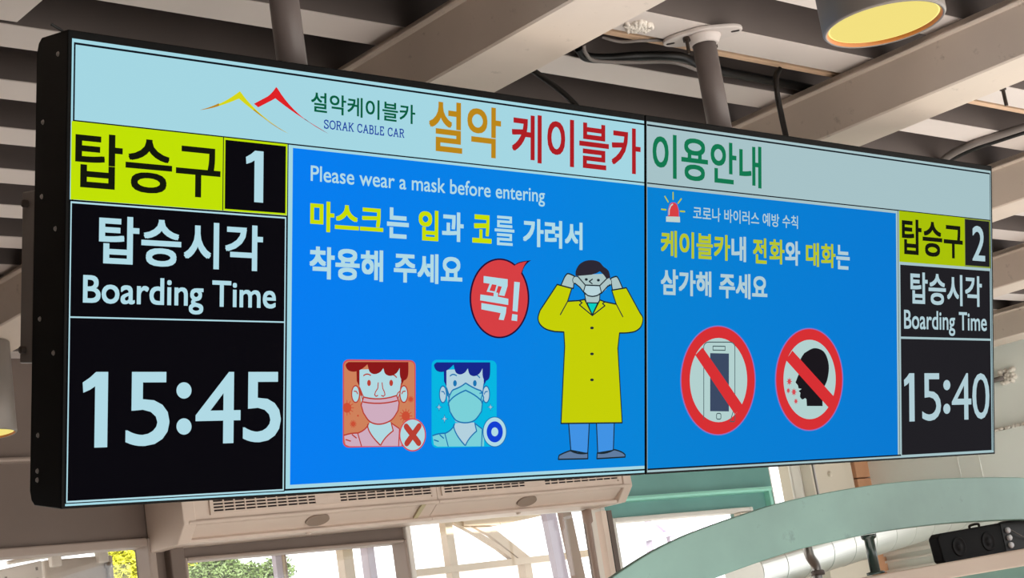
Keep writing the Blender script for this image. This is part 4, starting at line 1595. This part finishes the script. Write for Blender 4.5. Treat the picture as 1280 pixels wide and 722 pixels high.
for fx, fz in ((0.36, 0.03), (0.9, 0.02), (0.9, 0.06)):
    b = MB()
    x, z = w0.x + (w1.x - w0.x) * fx, w0.z + (w1.z - w0.z) * fx - fz
    b.box(x - 0.004, x + 0.004, 3.597, 3.601, z - 0.012, z)
    local(r, b.build('slot', STEEL))

# steel canopy frame beyond the large window
Y = 4.6


def bar(q, pts, wx, dy=0.06):      # flat steel member in the plane y = Y
    for (p0_, p1_) in zip(pts, pts[1:]):
        d = (p1_ - p0_)
        d.y = 0
        nn_ = Vector((-d.z, 0, d.x)).normalized() * wx / 2
        vs = [q.bm.verts.new(p + Vector((0, yy, 0))) for yy in (-dy / 2, dy / 2) for p in (p0_ - nn_, p1_ - nn_, p1_ + nn_, p0_ + nn_)]
        for f in ((0, 1, 2, 3), (7, 6, 5, 4), (0, 4, 5, 1), (1, 5, 6, 2), (2, 6, 7, 3), (3, 7, 4, 0)):
            q.bm.faces.new([vs[k] for k in f])


fr = thing('canopy_frame', (tp_(560, 722, Y).x, Y, -0.15), 'cream steel canopy frame with curved brace outside the large middle window', 'steel frame')
q = MB()
x_ = tp_(562, 690, Y).x
bar(q, [Vector((x_, Y, -0.15)), Vector((x_ - .0, Y, 2.9))], 0.05, 0.05)
local(fr, q.build('upright', EXTW))
q = MB()
pp = [tp_(u, v, Y) for u, v in ((556, 646), (590, 664), (622, 684), (648, 704))]
bar(q, pp, 0.022, 0.036)
pp = [tp_(u, v, Y) for u, v in ((590, 652), (612, 664), (640, 686), (660, 702))]
bar(q, pp, 0.05, 0.03)
local(fr, q.build('curved_brace', EXTW))
q = MB()
bar(q, [tp_(u, v, Y) for u, v in ((575, 652), (620, 651), (670, 640), (720, 622))], 0.05, 0.06)
local(fr, q.build('upper_rail', EXTW))
q = MB()
bar(q, [tp_(505, 718, Y), tp_(690, 697, Y), tp_(760, 688, Y)], 0.035, 0.072)
local(fr, q.build('rail', EXTW))
q = MB()
x2 = tp_(658, 712, Y).x
bar(q, [Vector((x2, Y + .01, -0.15)), Vector((x2, Y + .01, 2.12))], 0.05)
local(fr, q.build('post', EXTW))
r = thing('outdoor_column', (tp_(692, 690, 4.2).x, 4.2, -0.15), 'leaning lilac-white column outside the large middle window', 'column')
q = MB()
Y = 4.2
bar(q, [tp_(709, 760, Y), tp_(682, 625, Y)], 0.072, 0.04)
bar(q, [Vector((tp_(709, 760, Y).x, Y, -0.15)), tp_(709, 760, Y)], 0.072, 0.04)
local(r, q.build('column_shaft', EXTL))
r = thing('outdoor_column', (tp_(720, 690, 4.0).x, 4.0, -0.15), 'brown column beside the lilac-white column outside the large middle window', 'column')
q = MB()
Y = 4.0
bar(q, [tp_(731, 760, Y), tp_(702, 625, Y)], 0.062, 0.04)
bar(q, [Vector((tp_(731, 760, Y).x, Y, -0.15)), tp_(731, 760, Y)], 0.062, 0.04)
local(r, q.build('column_shaft', EXTB))
# columns and white cladding seen beyond the second window
r = thing('outdoor_column', (tp_(350, 710, 4.0).x, 4.0, -0.15), 'narrow pale column edged in tan outside the window under the left air curtain', 'column')
q = MB()
x_ = tp_(351, 712, 4.0).x
q.box(x_ - 0.02, x_ + 0.012, 4.0, 4.03, -0.15, 2.7, EXTL)
q.box(x_ + 0.012, x_ + 0.024, 3.995, 4.03, -0.15, 2.7, EXTW)
q.box(x_ + 0.024, x_ + 0.029, 3.99, 4.03, -0.15, 2.7, EXTB)
local(r, q.build('column_shaft', None))
for u, lab, wd in ((437, 'pale upright post outside, nearest the left air curtain badge', 0.06), (466, 'second pale upright post outside, right of the nearest one', 0.045)):
    Y = 4.4
    x_ = tp_(u, 705, Y).x
    r = thing('outdoor_post', (x_, Y, -0.15), lab, 'post', 'pale posts outside the windows')
    q = MB()
    q.box(x_ - wd / 2, x_ + wd / 2, Y, Y + 0.06, -0.15, 2.75)
    local(r, q.build('post_shaft', EXTL if wd < .05 else EXTW, bevel=0.004))
# frame seen beyond the teal window
Y = 5.2
fr = thing('canopy_frame', (tp_(812, 700, Y).x, Y, -0.15), 'white steel canopy frame outside the teal window', 'steel frame')
q = MB()
bar(q, [tp_(760, 682, Y), tp_(860, 662, Y), tp_(930, 650, Y)], 0.03, 0.07)
local(fr, q.build('rail', EXTL))
q = MB()
bar(q, [tp_(811, 640, Y), tp_(817, 720, Y)], 0.03)
x_ = tp_(817, 720, Y).x
bar(q, [tp_(817, 720, Y), Vector((x_, Y, -0.15))], 0.03)
local(fr, q.build('upright', EXTL))
q = MB()
bar(q, [tp_(800, 640, Y), tp_(816, 648, Y), tp_(836, 664, Y), tp_(842, 690, Y)], 0.04, 0.03)
local(fr, q.build('curved_brace', EXTL))
